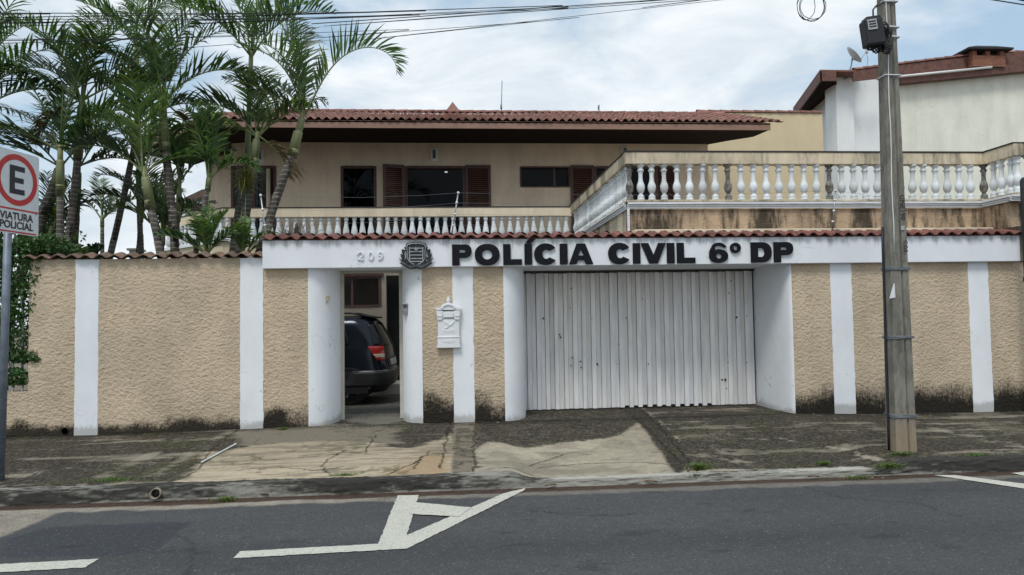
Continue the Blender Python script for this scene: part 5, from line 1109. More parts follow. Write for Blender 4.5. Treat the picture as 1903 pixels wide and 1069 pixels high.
mb = MB(); mb.tube([Vector((top.x, 8.1, top.z))+off*.5, Vector((bot.x, 8.1, .1))+off*.5], .038, 16); mb.build('post', 'galv', sp2)

# ---------------------------------------------------------------- palms
def frond(parent, base, az, el, L, droop=1.2, leafl=.42, mat='leaf', seed=0, npair=44, twist=0, stalk=.16, vee=35, hang=.5, curl=0.0, wid=.0175, pw=1.35):
    rnd = random.Random(seed); n = 22; pts = [Vector(base)]; dirs = []; e = el; a = az
    for i in range(n):
        s = i/n; e_ = R(el-droop*57.3*(s**pw)); a_ = R(az+curl*s*57.3); d = Vector((math.cos(e_)*math.cos(a_), math.cos(e_)*math.sin(a_), math.sin(e_))); dirs.append(d); pts.append(pts[-1]+d*(L/n))
    dirs.append(dirs[-1]); mb = MB(); mb.m = 0; mb.cur = (1, 1, 1); mb.tube(pts, [.016*(1-.85*i/n)+.002 for i in range(n+1)], 5, caps=False)
    mb.m = 1; base_c = rnd.uniform(.8, 1.2); yl = rnd.uniform(.9, 1.15); gaps = [rnd.uniform(stalk, 1) for _ in range(4)]
    for j in range(npair):
        s = stalk+(1-stalk)*(j+.5)/npair; f_ = s*n; i = min(n-1, int(f_)); p = pts[i].lerp(pts[i+1], f_-i); d = dirs[i].lerp(dirs[min(n, i+1)], f_-i).normalized()
        side = d.cross(Vector((0, 0, 1))); side = side.normalized() if side.length > .05 else Vector((math.sin(R(az)), -math.cos(R(az)), 0)); up = side.cross(d).normalized()
        if twist: q_ = Matrix.Rotation(twist*s, 3, d); side = q_ @ side; up = q_ @ up
        prof_ = math.sin(math.pi*min(1, (s-stalk)/(1-stalk)*.82+.16))**.7; ll = leafl*prof_*rnd.uniform(.85, 1.1); fwd = lerp(50, 30, s)
        for sg in (-1, 1):
            if rnd.random() < (.45 if any(abs(s-g_) < .025 for g_ in gaps) else .04): continue
            fa = R(90-fwd+rnd.uniform(-15, 15)); va = R(vee+rnd.uniform(-10, 10)); ld = (d*math.cos(fa)+(side*sg*math.cos(va)+up*math.sin(va))*math.sin(fa)).normalized()
            w = wid*rnd.uniform(.8, 1.15)*(.6+.4*prof_); wv = d.cross(ld).cross(ld).normalized() if True else d; q0 = p+ld*.004; vs = []; cur = Vector(q0); dd = Vector(ld); hg = hang*rnd.uniform(.6, 1.5)
            for t_, ww in ((0, .45), (.3, 1), (.62, .85), (1, .04)):
                vs += [cur+wv*w*ww, cur-wv*w*ww]; st = {0: .3, .3: .32, .62: .38, 1: 0}[t_]*ll; cur = cur+dd*st; dd = (dd+Vector((0, 0, -1))*hg*(.35 if t_ == 0 else .55)).normalized()
            g = base_c*rnd.uniform(.6, 1.4); col = (g*yl*rnd.uniform(.9, 1.15), g, g*rnd.uniform(.8, 1.1)); 
            if rnd.random() < .04: col = (g*2.2, g*1.6, g*.8)
            mb.add(vs, [(0, 1, 3, 2), (2, 3, 5, 4), (4, 5, 7, 6)], col)
    return mb.build('frond', ['rachis', mat], parent, recalc=False)
def trunk_part(parent, pts, rs, mat='trunk', name='trunk'):
    out = []; ro = []; n = len(pts)
    for i in range(n-1):
        p0, p1, p2, p3 = pts[max(0, i-1)], pts[i], pts[i+1], pts[min(n-1, i+2)]
        for k in range(6): t_ = k/6; out.append(.5*((2*p1)+(p2-p0)*t_+(2*p0-5*p1+4*p2-p3)*t_*t_+(3*p1-3*p2+p0-p3)*t_**3)); ro.append(lerp(rs[i], rs[i+1], t_)*(1+.03*math.sin(len(out)*2.3)))
    out.append(pts[-1]); ro.append(rs[-1]); mb = MB(); mb.tube(out, ro, 12); return mb.build(name, mat, parent)
PG = 'palms growing behind the garden wall'
def palm(label, Y, trunk, shaft, fr, seed, tr=(.085, .07), sr=(.075, .045), mat='leaf', leafl=.56, auto=0, L=1.7, gz=.2, el=(20, 78), spear=True, grp=PG, npair=40):
    """trunk, shaft: photo points of the stem at distance Y; fr: explicit fronds (az, el, L, droop[, mat])"""
    rnd = random.Random(seed); tp = [P(a, b_, Y) for a, b_ in trunk]; b0_ = tp[0]; 
    if b0_.z > gz+.05: d = (tp[0]-tp[1]).normalized(); tp = [tp[0]+d*((b0_.z-gz)/max(.5, -d.z))]+tp
    t_ = thing('palm_tree', label, 'palm', (tp[0].x, Y, gz), grp); n = len(tp)
    trunk_part(t_, tp, [lerp(tr[0], tr[1], i/(n-1))*.76 for i in range(n)])
    top = tp[-1]
    if shaft:
        sp_ = [tp[-1]-Vector((0, 0, .02))]+[P(a, b_, Y) for a, b_ in shaft]; m_ = len(sp_); trunk_part(t_, sp_, [sr[0]*.85]+[lerp(sr[0]*.82, sr[1]*.8, i/(m_-2) if m_ > 2 else 1) for i in range(m_-1)], 'shaft', 'crownshaft'); top = sp_[-1]
    k = 0; base = top-Vector((0, 0, .08))
    for f_ in fr:
        a, e_, l_, dr = f_[:4]
        if len(f_) < 8 and e_ > 0: e_ = min(87, e_+rnd.uniform(4, 15)); dr *= rnd.uniform(.7, 1.0)
        if e_ < 70 and (60 <= a <= 125 or 225 <= a <= 300): continue
        frond(t_, base+Vector((math.cos(R(a))*.025, math.sin(R(a))*.025, 0)), a, e_, l_, dr, leafl, f_[4] if len(f_) > 4 else mat, seed*50+k, npair, hang=f_[5] if len(f_) > 5 else rnd.choice((.3, .55, .85)), vee=f_[7] if len(f_) > 7 else rnd.uniform(8, 48), pw=f_[6] if len(f_) > 6 else 1.45); k += 1
    for i in range(auto):
        a = 360*i/auto*1.0+rnd.uniform(-25, 25)+seed*37; e_ = lerp(el[1], el[0], (i*0.618) % 1)+rnd.uniform(-6, 6)
        frond(t_, base, a, e_, L*rnd.uniform(.8, 1.1), rnd.uniform(1.0, 1.9), leafl*rnd.uniform(.9, 1.1), rnd.choice([mat, mat, 'leaf_dark']), seed*50+20+i, npair, hang=rnd.uniform(.35, .7))
    if spear:
        mb = MB(); mb.tube([base, base+Vector((.02, 0, .5)), base+Vector((.03, 0, 1.0))], [.02, .014, .003], 6); mb.build('spear_leaf', 'leaf_light', t_)
    return t_
palm('leaning palm whose bare grey trunk crosses the house front beside the lintel beam', 12.4, [(492, 440), (512, 372), (530, 322), (545, 283)], [(553, 250), (560, 225), (565, 205)],
     [(3, 66, 2.45, 3.1, 'leaf', .30, 2.5, 62), (176, 86, 2.4, .5, 'leaf', .25, 1.5, 40), (165, 72, 1.9, 1.5, 'leaf'), (110, 80, 1.9, .6, 'leaf_dark'), (150, 52, 1.5, 1.5, 'leaf_dark'), (200, 22, 1.35, .9, 'leaf_dark'), (240, 68, 1.5, 2.0, 'leaf'), (185, 84, 1.9, .8, 'leaf')], 1, tr=(.105, .09), sr=(.10, .05))
palm('tall palm with pale crownshaft rising to the picture top left of the leaning palm', 12.9, [(432, 470), (441, 400), (452, 340), (459, 300)], [(462, 230), (464, 170), (467, 95)],
     [(180, 60, 1.7, 1.9, 'leaf_dark'), (215, 40, 1.5, 1.5), (10, 55, 1.8, 1.8, 'leaf'), (340, 65, 1.5, 2.0), (95, 70, 1.6, 1.4), (200, 78, 1.8, 1.7), (30, 80, 1.6, .8)], 2, tr=(.08, .062), sr=(.062, .05), leafl=.58)
palm('palm with twin brown husked stem in front of the dark gallery door', 12.6, [(446, 475), (456, 400), (468, 335), (474, 300)], [(476, 268), (479, 245)],
     [(175, 50, 1.3, 1.6, 'leaf_dark'), (20, 55, 1.5, 1.7, 'leaf_dark'), (100, 70, 1.5, .8), (235, 45, 1.2, 1.6), (60, 60, 1.4, 1.0), (150, 78, 1.6, .9), (200, 15, 1.0, .9), (345, 30, 1.1, .9), (352, -35, .9, .9, 'leaf_dead', .8)], 3, tr=(.095, .085), sr=(.085, .05))
palm('straight palm with white-ringed trunk and long tan crownshaft in front of the left roof end', 12.3, [(325, 475), (321, 400), (314, 330), (307, 272)], [(304, 235), (303, 205), (302, 180)],
     [(178, 50, 2.1, 1.9, 'leaf_dark'), (168, 68, 2.3, 1.7, 'leaf'), (5, 38, 1.6, 1.6, 'leaf_dark'), (20, 70, 1.9, 1.3), (100, 80, 1.9, .7), (250, 72, 1.6, 1.6), (190, 84, 2.2, .9, 'leaf'), (355, 78, 1.9, 1.1), (15, -40, 1.1, .8, 'leaf_dead', .8)], 4, tr=(.09, .085), sr=(.10, .055), leafl=.6)
palm('slanting palm with yellow green shaft left of the straight ringed palm', 12.1, [(298, 470), (288, 420), (279, 380)], [(272, 340), (266, 310)],
     [(165, 60, 1.5, 1.4), (182, 35, 1.3, 1.5, 'leaf_dark'), (92, 82, 1.8, .5, 'leaf_light'), (20, 75, 1.6, .6, 'leaf_light'), (10, 30, 1.2, 1.5), (230, 50, 1.3, 1.6), (270, 82, 1.6, .9, 'leaf_light')], 5, tr=(.09, .075), sr=(.09, .045))
palm('palm with a stout pale crownshaft, second from the sign', 12.5, [(124, 465), (133, 400), (140, 340), (145, 285)], [(148, 240), (150, 205), (152, 178)],
     [(160, 40, 1.5, 1.2, 'leaf_dark'), (178, 66, 2.0, 1.4, 'leaf'), (15, 48, 1.9, 1.8, 'leaf_dark'), (350, 15, 1.4, 1.0, 'leaf_dark'), (30, 74, 1.7, 1.2, 'leaf'), (95, 80, 1.7, .7), (245, 60, 1.5, 1.7), (200, 25, 1.3, .8), (320, 76, 1.4, 1.3), (200, -30, 1.0, .9, 'leaf_dead', .8)], 6, tr=(.085, .07), sr=(.085, .05), leafl=.58)
palm('dense palm just above the parking sign with low spreading fronds', 12.2, [(112, 460), (112, 400), (112, 350)], [(112, 310), (112, 270)],
     [(165, 45, 1.6, 1.3, 'leaf_dark'), (180, 62, 2.0, 1.1, 'leaf'), (200, 20, 1.4, 1.2, 'leaf_dark'), (20, 55, 1.4, 1.4), (340, 30, 1.1, 1.4, 'leaf_dark'), (100, 75, 1.6, .8), (250, 60, 1.3, 1.5), (150, 15, 1.2, .9, 'leaf_dark'), (60, 80, 1.5, .8)], 7, tr=(.08, .07), sr=(.075, .05))
palm('thick leaning grey palm trunk right behind the sign edge', 12.8, [(66, 435), (84, 385), (103, 340)], [(108, 320), (112, 300)], [(175, 45, 1.5, 1.3, 'leaf_dark'), (120, 70, 1.6, 1.0), (200, 20, 1.4, 1.1, 'leaf_dark'), (30, 50, 1.2, 1.5, 'leaf_dark')], 8, tr=(.11, .10), sr=(.09, .06))
palm('bare slanting palm trunk leaning right, midway between the white pilasters', 13.2, [(206, 470), (222, 400), (238, 330), (247, 285)], [(251, 260), (254, 235)], [(100, 80, 1.8, .6, 'leaf'), (185, 60, 1.5, 1.5), (20, 50, 1.4, 1.6, 'leaf_dark'), (150, 20, 1.3, 1.2), (330, 65, 1.5, 1.4)], 9, tr=(.075, .065), sr=(.06, .04))
palm('young palm with upright fresh green fronds left of the husky green one', 12.7, [(327, 470), (329, 430), (331, 400)], [(333, 360), (335, 325)], [(95, 84, 1.3, .3, 'leaf_light'), (30, 76, 1.2, .7, 'leaf_light'), (165, 74, 1.2, .8, 'leaf_light'), (250, 72, 1.1, 1.0), (5, 45, 1.1, 1.5, 'leaf_dark')], 10, tr=(.05, .045), sr=(.055, .035), leafl=.44)
palm('young palm with green stem bending right before the gallery corner', 12.2, [(364, 470), (372, 425), (380, 385), (386, 350)], [(388, 335), (389, 322)], [(95, 84, 1.3, .3, 'leaf_light'), (20, 78, 1.2, .4, 'leaf_light'), (160, 80, 1.3, .4, 'leaf_light'), (350, 40, .9, 1.9), (200, 74, 1.2, .6, 'leaf'), (270, 82, 1.2, .5)], 11, tr=(.06, .05), sr=(.055, .04), leafl=.42)
palm('slender palm behind the others left of the slanting bare trunk', 13.6, [(138, 470), (141, 420), (144, 360)], [(146, 330), (147, 300)], [(10, 25, 1.5, .7, 'leaf_dark'), (345, 8, 1.3, .9, 'leaf_dark'), (170, 40, 1.3, 1.2), (90, 70, 1.4, 1), (40, 60, 1.3, 1.2, 'leaf')], 12, tr=(.085, .07), sr=(.06, .04))
palm('thin distant palm standing low against the sky between the trunks', 16.5, [(190, 470), (190, 440), (190, 418)], [(190, 408), (190, 400)], [(0, 40, 1.1, 1.1, 'leaf_dark'), (180, 45, 1.0, 1.1, 'leaf_dark'), (60, 65, 1.0, .8, 'leaf_dark'), (130, 70, 1.1, .7, 'leaf_dark'), (260, 50, .9, 1.2, 'leaf_dark'), (320, 20, .9, .8, 'leaf_dark')], 13, tr=(.06, .05), sr=(.05, .04), leafl=.35, npair=26)
palm('palm of which only the fronds reach into the left edge above the sign', 12.4, [(-55, 480), (-52, 380), (-50, 300)], [(-48, 250), (-46, 200)], [(0, 62, 2.0, 1.6), (10, 35, 1.6, 1.5, 'leaf_dark'), (30, 76, 2.0, 1.3), (340, 50, 1.6, 1.9, 'leaf_dark'), (180, 50, 1.6, 1.5), (90, 70, 1.6, 1.0), (260, 60, 1.5, 1.5), (350, 82, 2.4, 1.4)], 14, tr=(.09, .08), sr=(.08, .05), leafl=.58)
palm('tall rear palm whose crown hangs high over the top left corner', 14.2, [(262, 470), (258, 350), (256, 250)], [(255, 180), (254, 120), (253, 60)], [(178, 66, 2.5, 1.7, 'leaf_dark'), (190, 30, 1.7, 1.3, 'leaf'), (5, 60, 1.5, 1.8, 'leaf_dark'), (95, 75, 1.6, 1)], 15, tr=(.08, .06), sr=(.07, .05), leafl=.6)
palm('low young palm rooted behind the coping beside the gallery end', 12.0, [(383, 490), (383, 480), (383, 474)], [(384, 468), (384, 462)], [(0, 50, .85, 1.2), (180, 48, .85, 1.3), (30, 68, .8, .8, 'leaf'), (150, 66, .9, .8, 'leaf_light'), (270, 60, .7, 1.2), (330, 35, .8, 1.0, 'leaf_dark'), (205, 30, .8, 1.0, 'leaf_dark'), (90, 80, .8, .5, 'leaf_light')], 16, tr=(.04, .035), sr=(.04, .025), leafl=.27, npair=30)
palm('low young palm rooted at the left foot of the lintel beam end', 12.1, [(452, 490), (452, 482), (452, 476)], [(452, 470), (453, 466)], [(0, 55, .7, 1.5), (20, 35, .7, 1.2), (170, 60, .6, 1.1, 'leaf'), (280, 60, .6, 1.2), (100, 78, .7, .6, 'leaf_light')], 17, tr=(.03, .025), sr=(.03, .02), leafl=.22, npair=26)
palm('young low palm with arching fronds behind the coping under the straight ringed palm', 13.0, [(300, 478), (301, 465), (302, 452)], [(303, 440), (303, 430)], [(10, 55, 1.1, 1.3, 'leaf_dark'), (170, 60, 1.2, 1.2, 'leaf_dark'), (40, 75, 1.1, .7), (140, 78, 1.2, .6, 'leaf'), (200, 40, 1.0, 1.4), (330, 50, 1.0, 1.4, 'leaf_dark'), (90, 82, 1.2, .5)], 18, tr=(.05, .045), sr=(.05, .03), leafl=.4, npair=34)
palm('young palm with low dark fronds just right of the sign plate', 12.9, [(92, 470), (93, 455), (94, 440)], [(94, 430), (95, 420)], [(10, 50, 1.0, 1.3, 'leaf_dark'), (170, 55, 1.1, 1.2, 'leaf_dark'), (60, 75, 1.1, .7), (130, 78, 1.1, .6), (200, 40, 1.0, 1.4, 'leaf_dark'), (340, 60, 1.0, 1.2)], 19, tr=(.05, .045), sr=(.05, .03), leafl=.4, npair=34)
palm('tall thin young palm with drooping fronds between the slanting bare trunk and the gallery', 13.8, [(255, 475), (258, 440), (262, 410)], [(264, 395), (265, 385)], [(5, 60, 1.2, 1.6), (175, 62, 1.2, 1.6, 'leaf_dark'), (80, 80, 1.3, .6), (210, 35, .9, 1.3, 'leaf_dark'), (335, 40, 1.0, 1.4)], 20, tr=(.04, .035), sr=(.045, .03), leafl=.42, npair=34)
# tufted air plant on the twin palm
ap = thing('air_plant', 'yellow green tufted air plant clinging to the palm stem before the gallery', 'plant', P(455, 330, 12.35)); mb = MB(); rnd = random.Random(6)
for i in range(230):
    a, e_ = rnd.uniform(0, 6.28), R(rnd.uniform(-35, 80)); d = Vector((math.cos(a)*math.cos(e_), math.sin(a)*math.cos(e_), math.sin(e_))); o = ap.location+Vector((rnd.uniform(-.09, .09), rnd.uniform(-.06, .06), rnd.uniform(-.2, .1))); L = rnd.uniform(.16, .42); sd = d.cross(Vector((0, 0, 1))).normalized()*.006
    g = rnd.uniform(.6, 1.3); mb.add([o+sd, o-sd, o+d*L*.6-sd*.8, o+d*L*.6+sd*.8, o+d*L+Vector((0, 0, -.07))], [(0, 1, 2, 3), (3, 2, 4)], (g, g, g))
mb.build('leaf_tuft', 'leaf_yellow', ap, recalc=False); mb = MB(); mb.lathe([(.02, -.06), (.05, -.03), (.04, .04), (.01, .07)], ap.location, 8); mb.build('root_ball', 'twig', ap)

def leafmass(mb, c, r_, n, size, rnd, flat=1.0, colr=(.6, 1.4)):
    for i in range(n):
        while True:
            v_ = Vector((rnd.uniform(-1, 1), rnd.uniform(-1, 1), rnd.uniform(-1, 1)))
            if v_.length < 1: break
        p = Vector(c)+Vector((v_.x*r_[0], v_.y*r_[1], v_.z*r_[2])); a = Vector((rnd.gauss(0, 1), rnd.gauss(0, 1)-.6, rnd.gauss(0, 1)+.5)).normalized(); b_ = a.cross(Vector((rnd.gauss(0, 1), rnd.gauss(0, 1), rnd.gauss(0, 1)))).normalized(); c_ = a.cross(b_); s = size*rnd.uniform(.6, 1.4); g = rnd.uniform(*colr)
        mb.add([p-b_*s, p-c_*s*.55+a*s*.1, p+b_*s, p+c_*s*.55+a*s*.1], [(0, 1, 2, 3)], (g*rnd.uniform(.85, 1.2), g, g*rnd.uniform(.8, 1.1)))
rnd = random.Random(12)
vn = thing('ivy', 'dark green ivy climbing over the white railing at the left edge', 'climbing plant', (xl[0]-.4, WY, lz)); mb = MB()
for px, py, rx, rz, n in ((30, 470, .5, .22, 900), (60, 500, .16, .3, 500), (45, 560, .22, .3, 500), (28, 620, .25, .35, 500), (40, 660, .3, .12, 500), (62, 668, .14, .05, 160), (30, 700, .25, .14, 420), (20, 520, .3, .3, 500), (-40, 560, .6, .9, 1500), (58, 462, .25, .12, 450), (95, 462, .4, .10, 500), (85, 450, .35, .12, 350), (-30, 470, .6, .3, 500), (10, 590, .2, .4, 260)):
    c = P(px, py, WY+.04); leafmass(mb, c, (rx, .10, rz), n, .030, rnd)
mb.build('foliage', 'vine', vn, recalc=False); mb = MB()
for i in range(9):
    x0_ = xl[0]-.1-i*.12; mb.tube([(x0_, WY+.06, lz+.05), (x0_+rnd.uniform(-.1, .1), WY+.03, lz+.5), (x0_+rnd.uniform(-.15, .15), WY+.07, lz+1.1), (x0_+rnd.uniform(-.15, .2), WY+.05, lz+1.7)], .008, 5)
mb.build('stem', 'twig', vn)
for px, py, rx, rz, lab, Y in ((100, 462, .7, .28, 'low green hedge clump left of the first ringed palm trunks', 12.9), (150, 470, .35, .16, 'small green bush peeping over the coping between palm trunks', 13.4), (75, 420, .5, .35, 'dark shrub clump behind the sign post under the palm fronds', 13.4), (15, 400, .6, .5, 'dark leafy shrub hidden behind the parking sign', 13.6)):
    c = P(px, py, Y); s_ = thing('shrub', lab, 'shrub', (c.x, Y, .2), 'shrubs behind the garden wall'); mb = MB()
    for k in range(14): leafmass(mb, c+Vector((rnd.uniform(-rx, rx)*.7, rnd.uniform(-.2, .2), rnd.uniform(-rz, rz)*.8)), (rx*.35, .2, rz*.45), 90, .036, rnd, colr=(.45, 1.3))
    mb.build('foliage', 'vine' if 'hedge' not in lab else 'leaf_light', s_, recalc=False); mb = MB()
    for k in range(4): mb.tube([(c.x+.08*k-.1, Y, .2), (c.x+rnd.uniform(-.2, .2), Y, c.z-rz*.5), (c.x+rnd.uniform(-rx, rx)*.6, Y, c.z+rz*.3)], .014, 5)
    mb.build('stem', 'twig', s_)
# dry twiggy plant on the lintel tiles
dt = thing('dry_plant', 'leafless twiggy plant in a dark clump on the lintel tiles at the left', 'plant', P(551, 436, 11.6)); mb = MB(); rnd = random.Random(21); o = Vector(dt.location)-Vector((0, 0, .05))
for i in range(60):
    a, e_ = rnd.uniform(0, 6.28), R(rnd.uniform(5, 80)); L = rnd.uniform(.15, .34); b_ = o+Vector((rnd.uniform(-.22, .22), rnd.uniform(-.05, .05), 0)); d = Vector((math.cos(a)*math.cos(e_), .3*math.sin(a), math.sin(e_)))
    m1 = b_+d*L*.5+Vector((0, 0, .03)); e2 = b_+d*L+Vector((rnd.uniform(-.04, .04), 0, rnd.uniform(-.06, .06))); mb.tube([b_, m1, e2], [.004, .003, .001], 4, caps=False); mb.tube([m1, m1+Vector((rnd.uniform(-.09, .09), 0, rnd.uniform(0, .1)))], [.002, .001], 4, caps=False)
mb.build('twigs', 'twig', dt); mb = MB(); mb.lathe([(.02, -.02), (.035, .04), (.03, .12), (.022, .2), (.01, .23)], o, 9); mb.build('stump', 'twig', dt)

# ---------------------------------------------------------------- weeds, litter, drain pipe in the kerb
def weed(px, py, z, r_, n, h, lab, seed, mat='grass'):
    rnd = random.Random(seed); c = G(px, py, z); w = thing('weed', lab, 'weed', c, 'weeds along the kerb'); mb = MB()
    for i in range(n):
        a = rnd.uniform(0, 6.28); q = abs(rnd.gauss(0, .5)); o = c+Vector((math.cos(a)*q*r_, math.sin(a)*q*r_*.35, -.01)); a2 = rnd.uniform(0, 6.28); l_ = h*rnd.uniform(.4, 1.1); d = Vector((math.cos(a2)*.6, math.sin(a2)*.6, 1)).normalized(); s = Vector((-math.sin(a2), math.cos(a2), 0))*.0035; g = rnd.uniform(.6, 1.3)
        tip = o+d*l_+Vector((math.cos(a2), math.sin(a2), -.6))*l_*.35; mb.add([o-s, o+s, o+d*l_*.6+s, o+d*l_*.6-s, tip], [(0, 1, 2, 3), (3, 2, 4)], (g*rnd.uniform(.9, 1.5), g, g*.9))
        if rnd.random() < .4: p = o+d*l_*.7; k = rnd.uniform(.006, .014); mb.add([p, p+Vector((k, 0, k*.5)), p+Vector((k*2, 0, 0)), p+Vector((k, -k*.6, -k*.3))], [(0, 1, 2, 3)], (g, g*1.1, g))
    mb.build('blade_tuft', mat, w, recalc=False)
weed(1300, 872, .06, .16, 240, .11, 'largest leafy weed, in the dropped kerb below the garage gate', 1)
weed(1290, 886, .03, .10, 90, .07, 'small weed just in the gutter under the largest one', 2)
weed(640, 884, .13, .17, 130, .05, 'flat grass tuft on the kerb edge below the doorway', 3)
weed(420, 930, .0, .16, 120, .07, 'thin grass tuft in the gutter right of the drain pipe', 4)
weed(1675, 848, .12, .17, 200, .09, 'grass growing at the right foot of the utility pole', 5)
weed(1655, 868, .07, .22, 200, .08, 'grass tuft in the kerb below the utility pole', 6)
weed(1590, 888, .0, .25, 120, .04, 'low straggly weeds in the gutter left below the pole', 7)
weed(1530, 862, .08, .12, 110, .06, 'small bright tuft on the pavement edge left of the pole', 8)
weed(1815, 848, .13, .22, 160, .06, 'wide grass tuft on the pavement edge right of the pole', 9)
weed(205, 893, .13, .35, 260, .05, 'long patch of grass along the kerb top left of the drain pipe', 10)
weed(1185, 765, .19, .16, 120, .03, 'mossy tuft in the trench in front of the garage gate', 11)
weed(527, 798, .2, .12, 80, .06, 'tiny green tuft at the wall foot left of the doorway', 12)
weed(1870, 765, .13, .3, 120, .04, 'thin weeds along the foot of the wall at the right edge', 13)
weed(485, 797, .18, .07, 50, .05, 'tiny weed beside the second white pilaster', 14)
for i, (px, py, lab) in enumerate(((1460, 885, 'curled dead leaf in the gutter left of the pole'), (1210, 897, 'dead leaf in the gutter below the pale concrete apron'), (1023, 904, 'dead leaf at the tip of the slanting road mark'), (1512, 888, 'dead twig and leaf in the gutter near the pole'), (492, 921, 'small dead leaf in the left gutter'))):
    c = G(px, py, 0); dl = thing('dead_leaf', lab, 'dead leaf', (c.x, c.y, 0), 'dead leaves in the gutter'); mb = MB(); rnd = random.Random(i); a = rnd.uniform(-.5, .5); u = Vector((math.cos(a), math.sin(a), 0)); v_ = Vector((-u.y, u.x, 0)); L = rnd.uniform(.04, .07); pts = []
    for k in range(7): f_ = k/6; w = math.sin(math.pi*f_)*.018+.001; p = c+u*(f_-.5)*L*2+Vector((0, 0, .006+.006*math.sin(f_*3.1))); pts += [p+v_*w+Vector((0, 0, .012)), p, p-v_*w+Vector((0, 0, .010))]
    mb.add(pts, [(3*k+j, 3*k+j+1, 3*k+j+4, 3*k+j+3) for k in range(6) for j in range(2)], None, True); o_ = mb.build('blade', 'dead', dl, recalc=False)
    mb = MB(); mb.tube([c-u*L+Vector((0, 0, .01)), c-u*(L+.03)+Vector((0, 0, .02))], .0015, 4); mb.build('stalk', 'dead', dl)
a, b_ = G(375, 861, .15), G(438, 827, .165); sk = thing('loose_strip', 'narrow pale strip lying on the pavement left of the cracked slab', 'strip', a); dlt = (b_-a).normalized(); nn = Vector((-dlt.y, dlt.x, 0)); m_ = (a+b_)/2; mb = MB(); mb.obox(m_+Vector((0, 0, .012)), (b_-a)/2, nn*.013, (0, 0, .006)); mb.build('strip_body', 'stick', sk, bevel=.003)
mb = MB(); mb.obox(b_+Vector((0, 0, .013))-dlt*.01, dlt*.02, nn*.015, (0, 0, .008)); mb.build('end_cap', 'stick', sk, bevel=.003)
dk = thing('drain_pipe', 'round pale drain pipe mouth sticking out of the kerb', 'drain pipe', G(290, 925, 0)); c = P(290, 917, KY-.02); mb = MB(); seg = 24; vs = []
for r_, y_ in ((.050, .12), (.050, -.03), (.043, -.03), (.041, .12)): vs += [(c.x+math.cos(2*math.pi*k/seg)*r_, c.y+y_+(.02*math.sin(2*math.pi*k/seg+.5) if y_ < 0 else 0), c.z+math.sin(2*math.pi*k/seg)*r_) for k in range(seg)]
mb.add(vs, [(j*seg+k, j*seg+(k+1) % seg, (j+1)*seg+(k+1) % seg, (j+1)*seg+k) for j in range(3) for k in range(seg)], None, True); mb.build('pipe_ring', 'pvc', dk)
mb = MB(); mb.lathe([(.042, .0), (.042, .004)], (c.x, c.y+.0, c.z), seg, axis='y'); mb.build('pipe_bore', 'hole', dk)
rnd = random.Random(77)
for i in range(16):
    px, py = rnd.choice(((620, 800), (455, 800), (1640, 858), (1620, 862), (985, 770), (1760, 775), (905, 790), (590, 912), (1150, 895), (340, 925), (1490, 775)))
    c = G(px+rnd.uniform(-40, 40), py+rnd.uniform(-4, 5), .13 if py < 880 else 0); c.z = float(walkz(np.array(c.x), np.array(max(c.y, 7.75)))) if c.y > 7.72 else 0
    if KY-.05 < c.y < 7.8: continue
    mb = MB(); s = rnd.uniform(.010, .022); bm = bmesh.new(); bmesh.ops.create_icosphere(bm, subdivisions=2, radius=s)
    for v_ in bm.verts: v_.co *= 1+.35*mnoise.noise(v_.co*60+Vector((i, 0, 0))); v_.co.z *= .6; v_.co += c+Vector((0, 0, s*.3))
    me = bpy.data.meshes.new('pebble'); bm.to_mesh(me); bm.free(); o = link('pebble', me, 'pvc'); tag(o, 'small grey pebble lying in the gutter or on the pavement', 'pebble', 'loose pebbles')

# ---------------------------------------------------------------- parked car in the yard
car = thing('parked_car', 'dark grey people carrier parked inside the yard, rear corner seen through the doorway', 'car', (0, 0, .2))
LEN, HW = 4.35, .87
def cprof(z):   # rear x, front x, half width, rear corner radius
    r_ = np.interp(z, [.22, .34, .46, .62, .72, .86, 1.00, 1.08, 1.30, 1.50, 1.58, 1.64], [.16, .05, .0, .0, .035, .06, .075, .09, .19, .30, .38, .62])
    f_ = np.interp(z, [.22, .4, .7, .95, 1.02, 1.1, 1.45, 1.58, 1.64], [4.25, 4.35, 4.33, 4.15, 3.6, 3.35, 2.75, 2.45, 2.0])
    w_ = np.interp(z, [.22, .34, .6, .9, 1.02, 1.08, 1.50, 1.58, 1.64], [.80, .86, .875, .875, .865, .84, .71, .66, .50])
    return float(r_), float(f_), float(w_)
zsC = [.22, .28, .34, .40, .46, .54, .62, .68, .72, .80, .88, .96, 1.02, 1.08, 1.16, 1.24, 1.32, 1.40, 1.46, 1.50, 1.54, 1.58, 1.61, 1.64]
def outline(z, n=15, m=20):    # half outline from rear centre round the left side (y<0 = towards street) to front centre
    r_, f_, w_ = cprof(z); rc = .38; out = []
    for i in range(n+1): w = math.pi/2*i/n; out.append((r_+rc*(1-math.cos(w))*1.0, -(w_)*(math.sin(w)**.62)))
    for i in range(1, m): out.append((lerp(r_+rc, f_-.6, i/m), -w_))
    for i in range(n+1): w = math.pi/2*i/n; out.append((f_-.6+.6*math.sin(w), -w_*(math.cos(w)**.6)))
    return out
NP = len(outline(1.0)); 
def csurf(j, z, off=0.0):
    o = outline(z); j = max(0, min(len(o)-1.001, j)); i = int(j); f_ = j-i; x_ = lerp(o[i][0], o[i+1][0], f_); y_ = lerp(o[i][1], o[i+1][1], f_); i2 = max(1, min(len(o)-2, i)); tx, ty = o[i2+1][0]-o[i2-1][0], o[i2+1][1]-o[i2-1][1]; l_ = math.hypot(tx, ty) or 1; nx, ny = ty/l_, -tx/l_
    return Vector((x_+nx*off, y_+ny*off, z+off*.3))
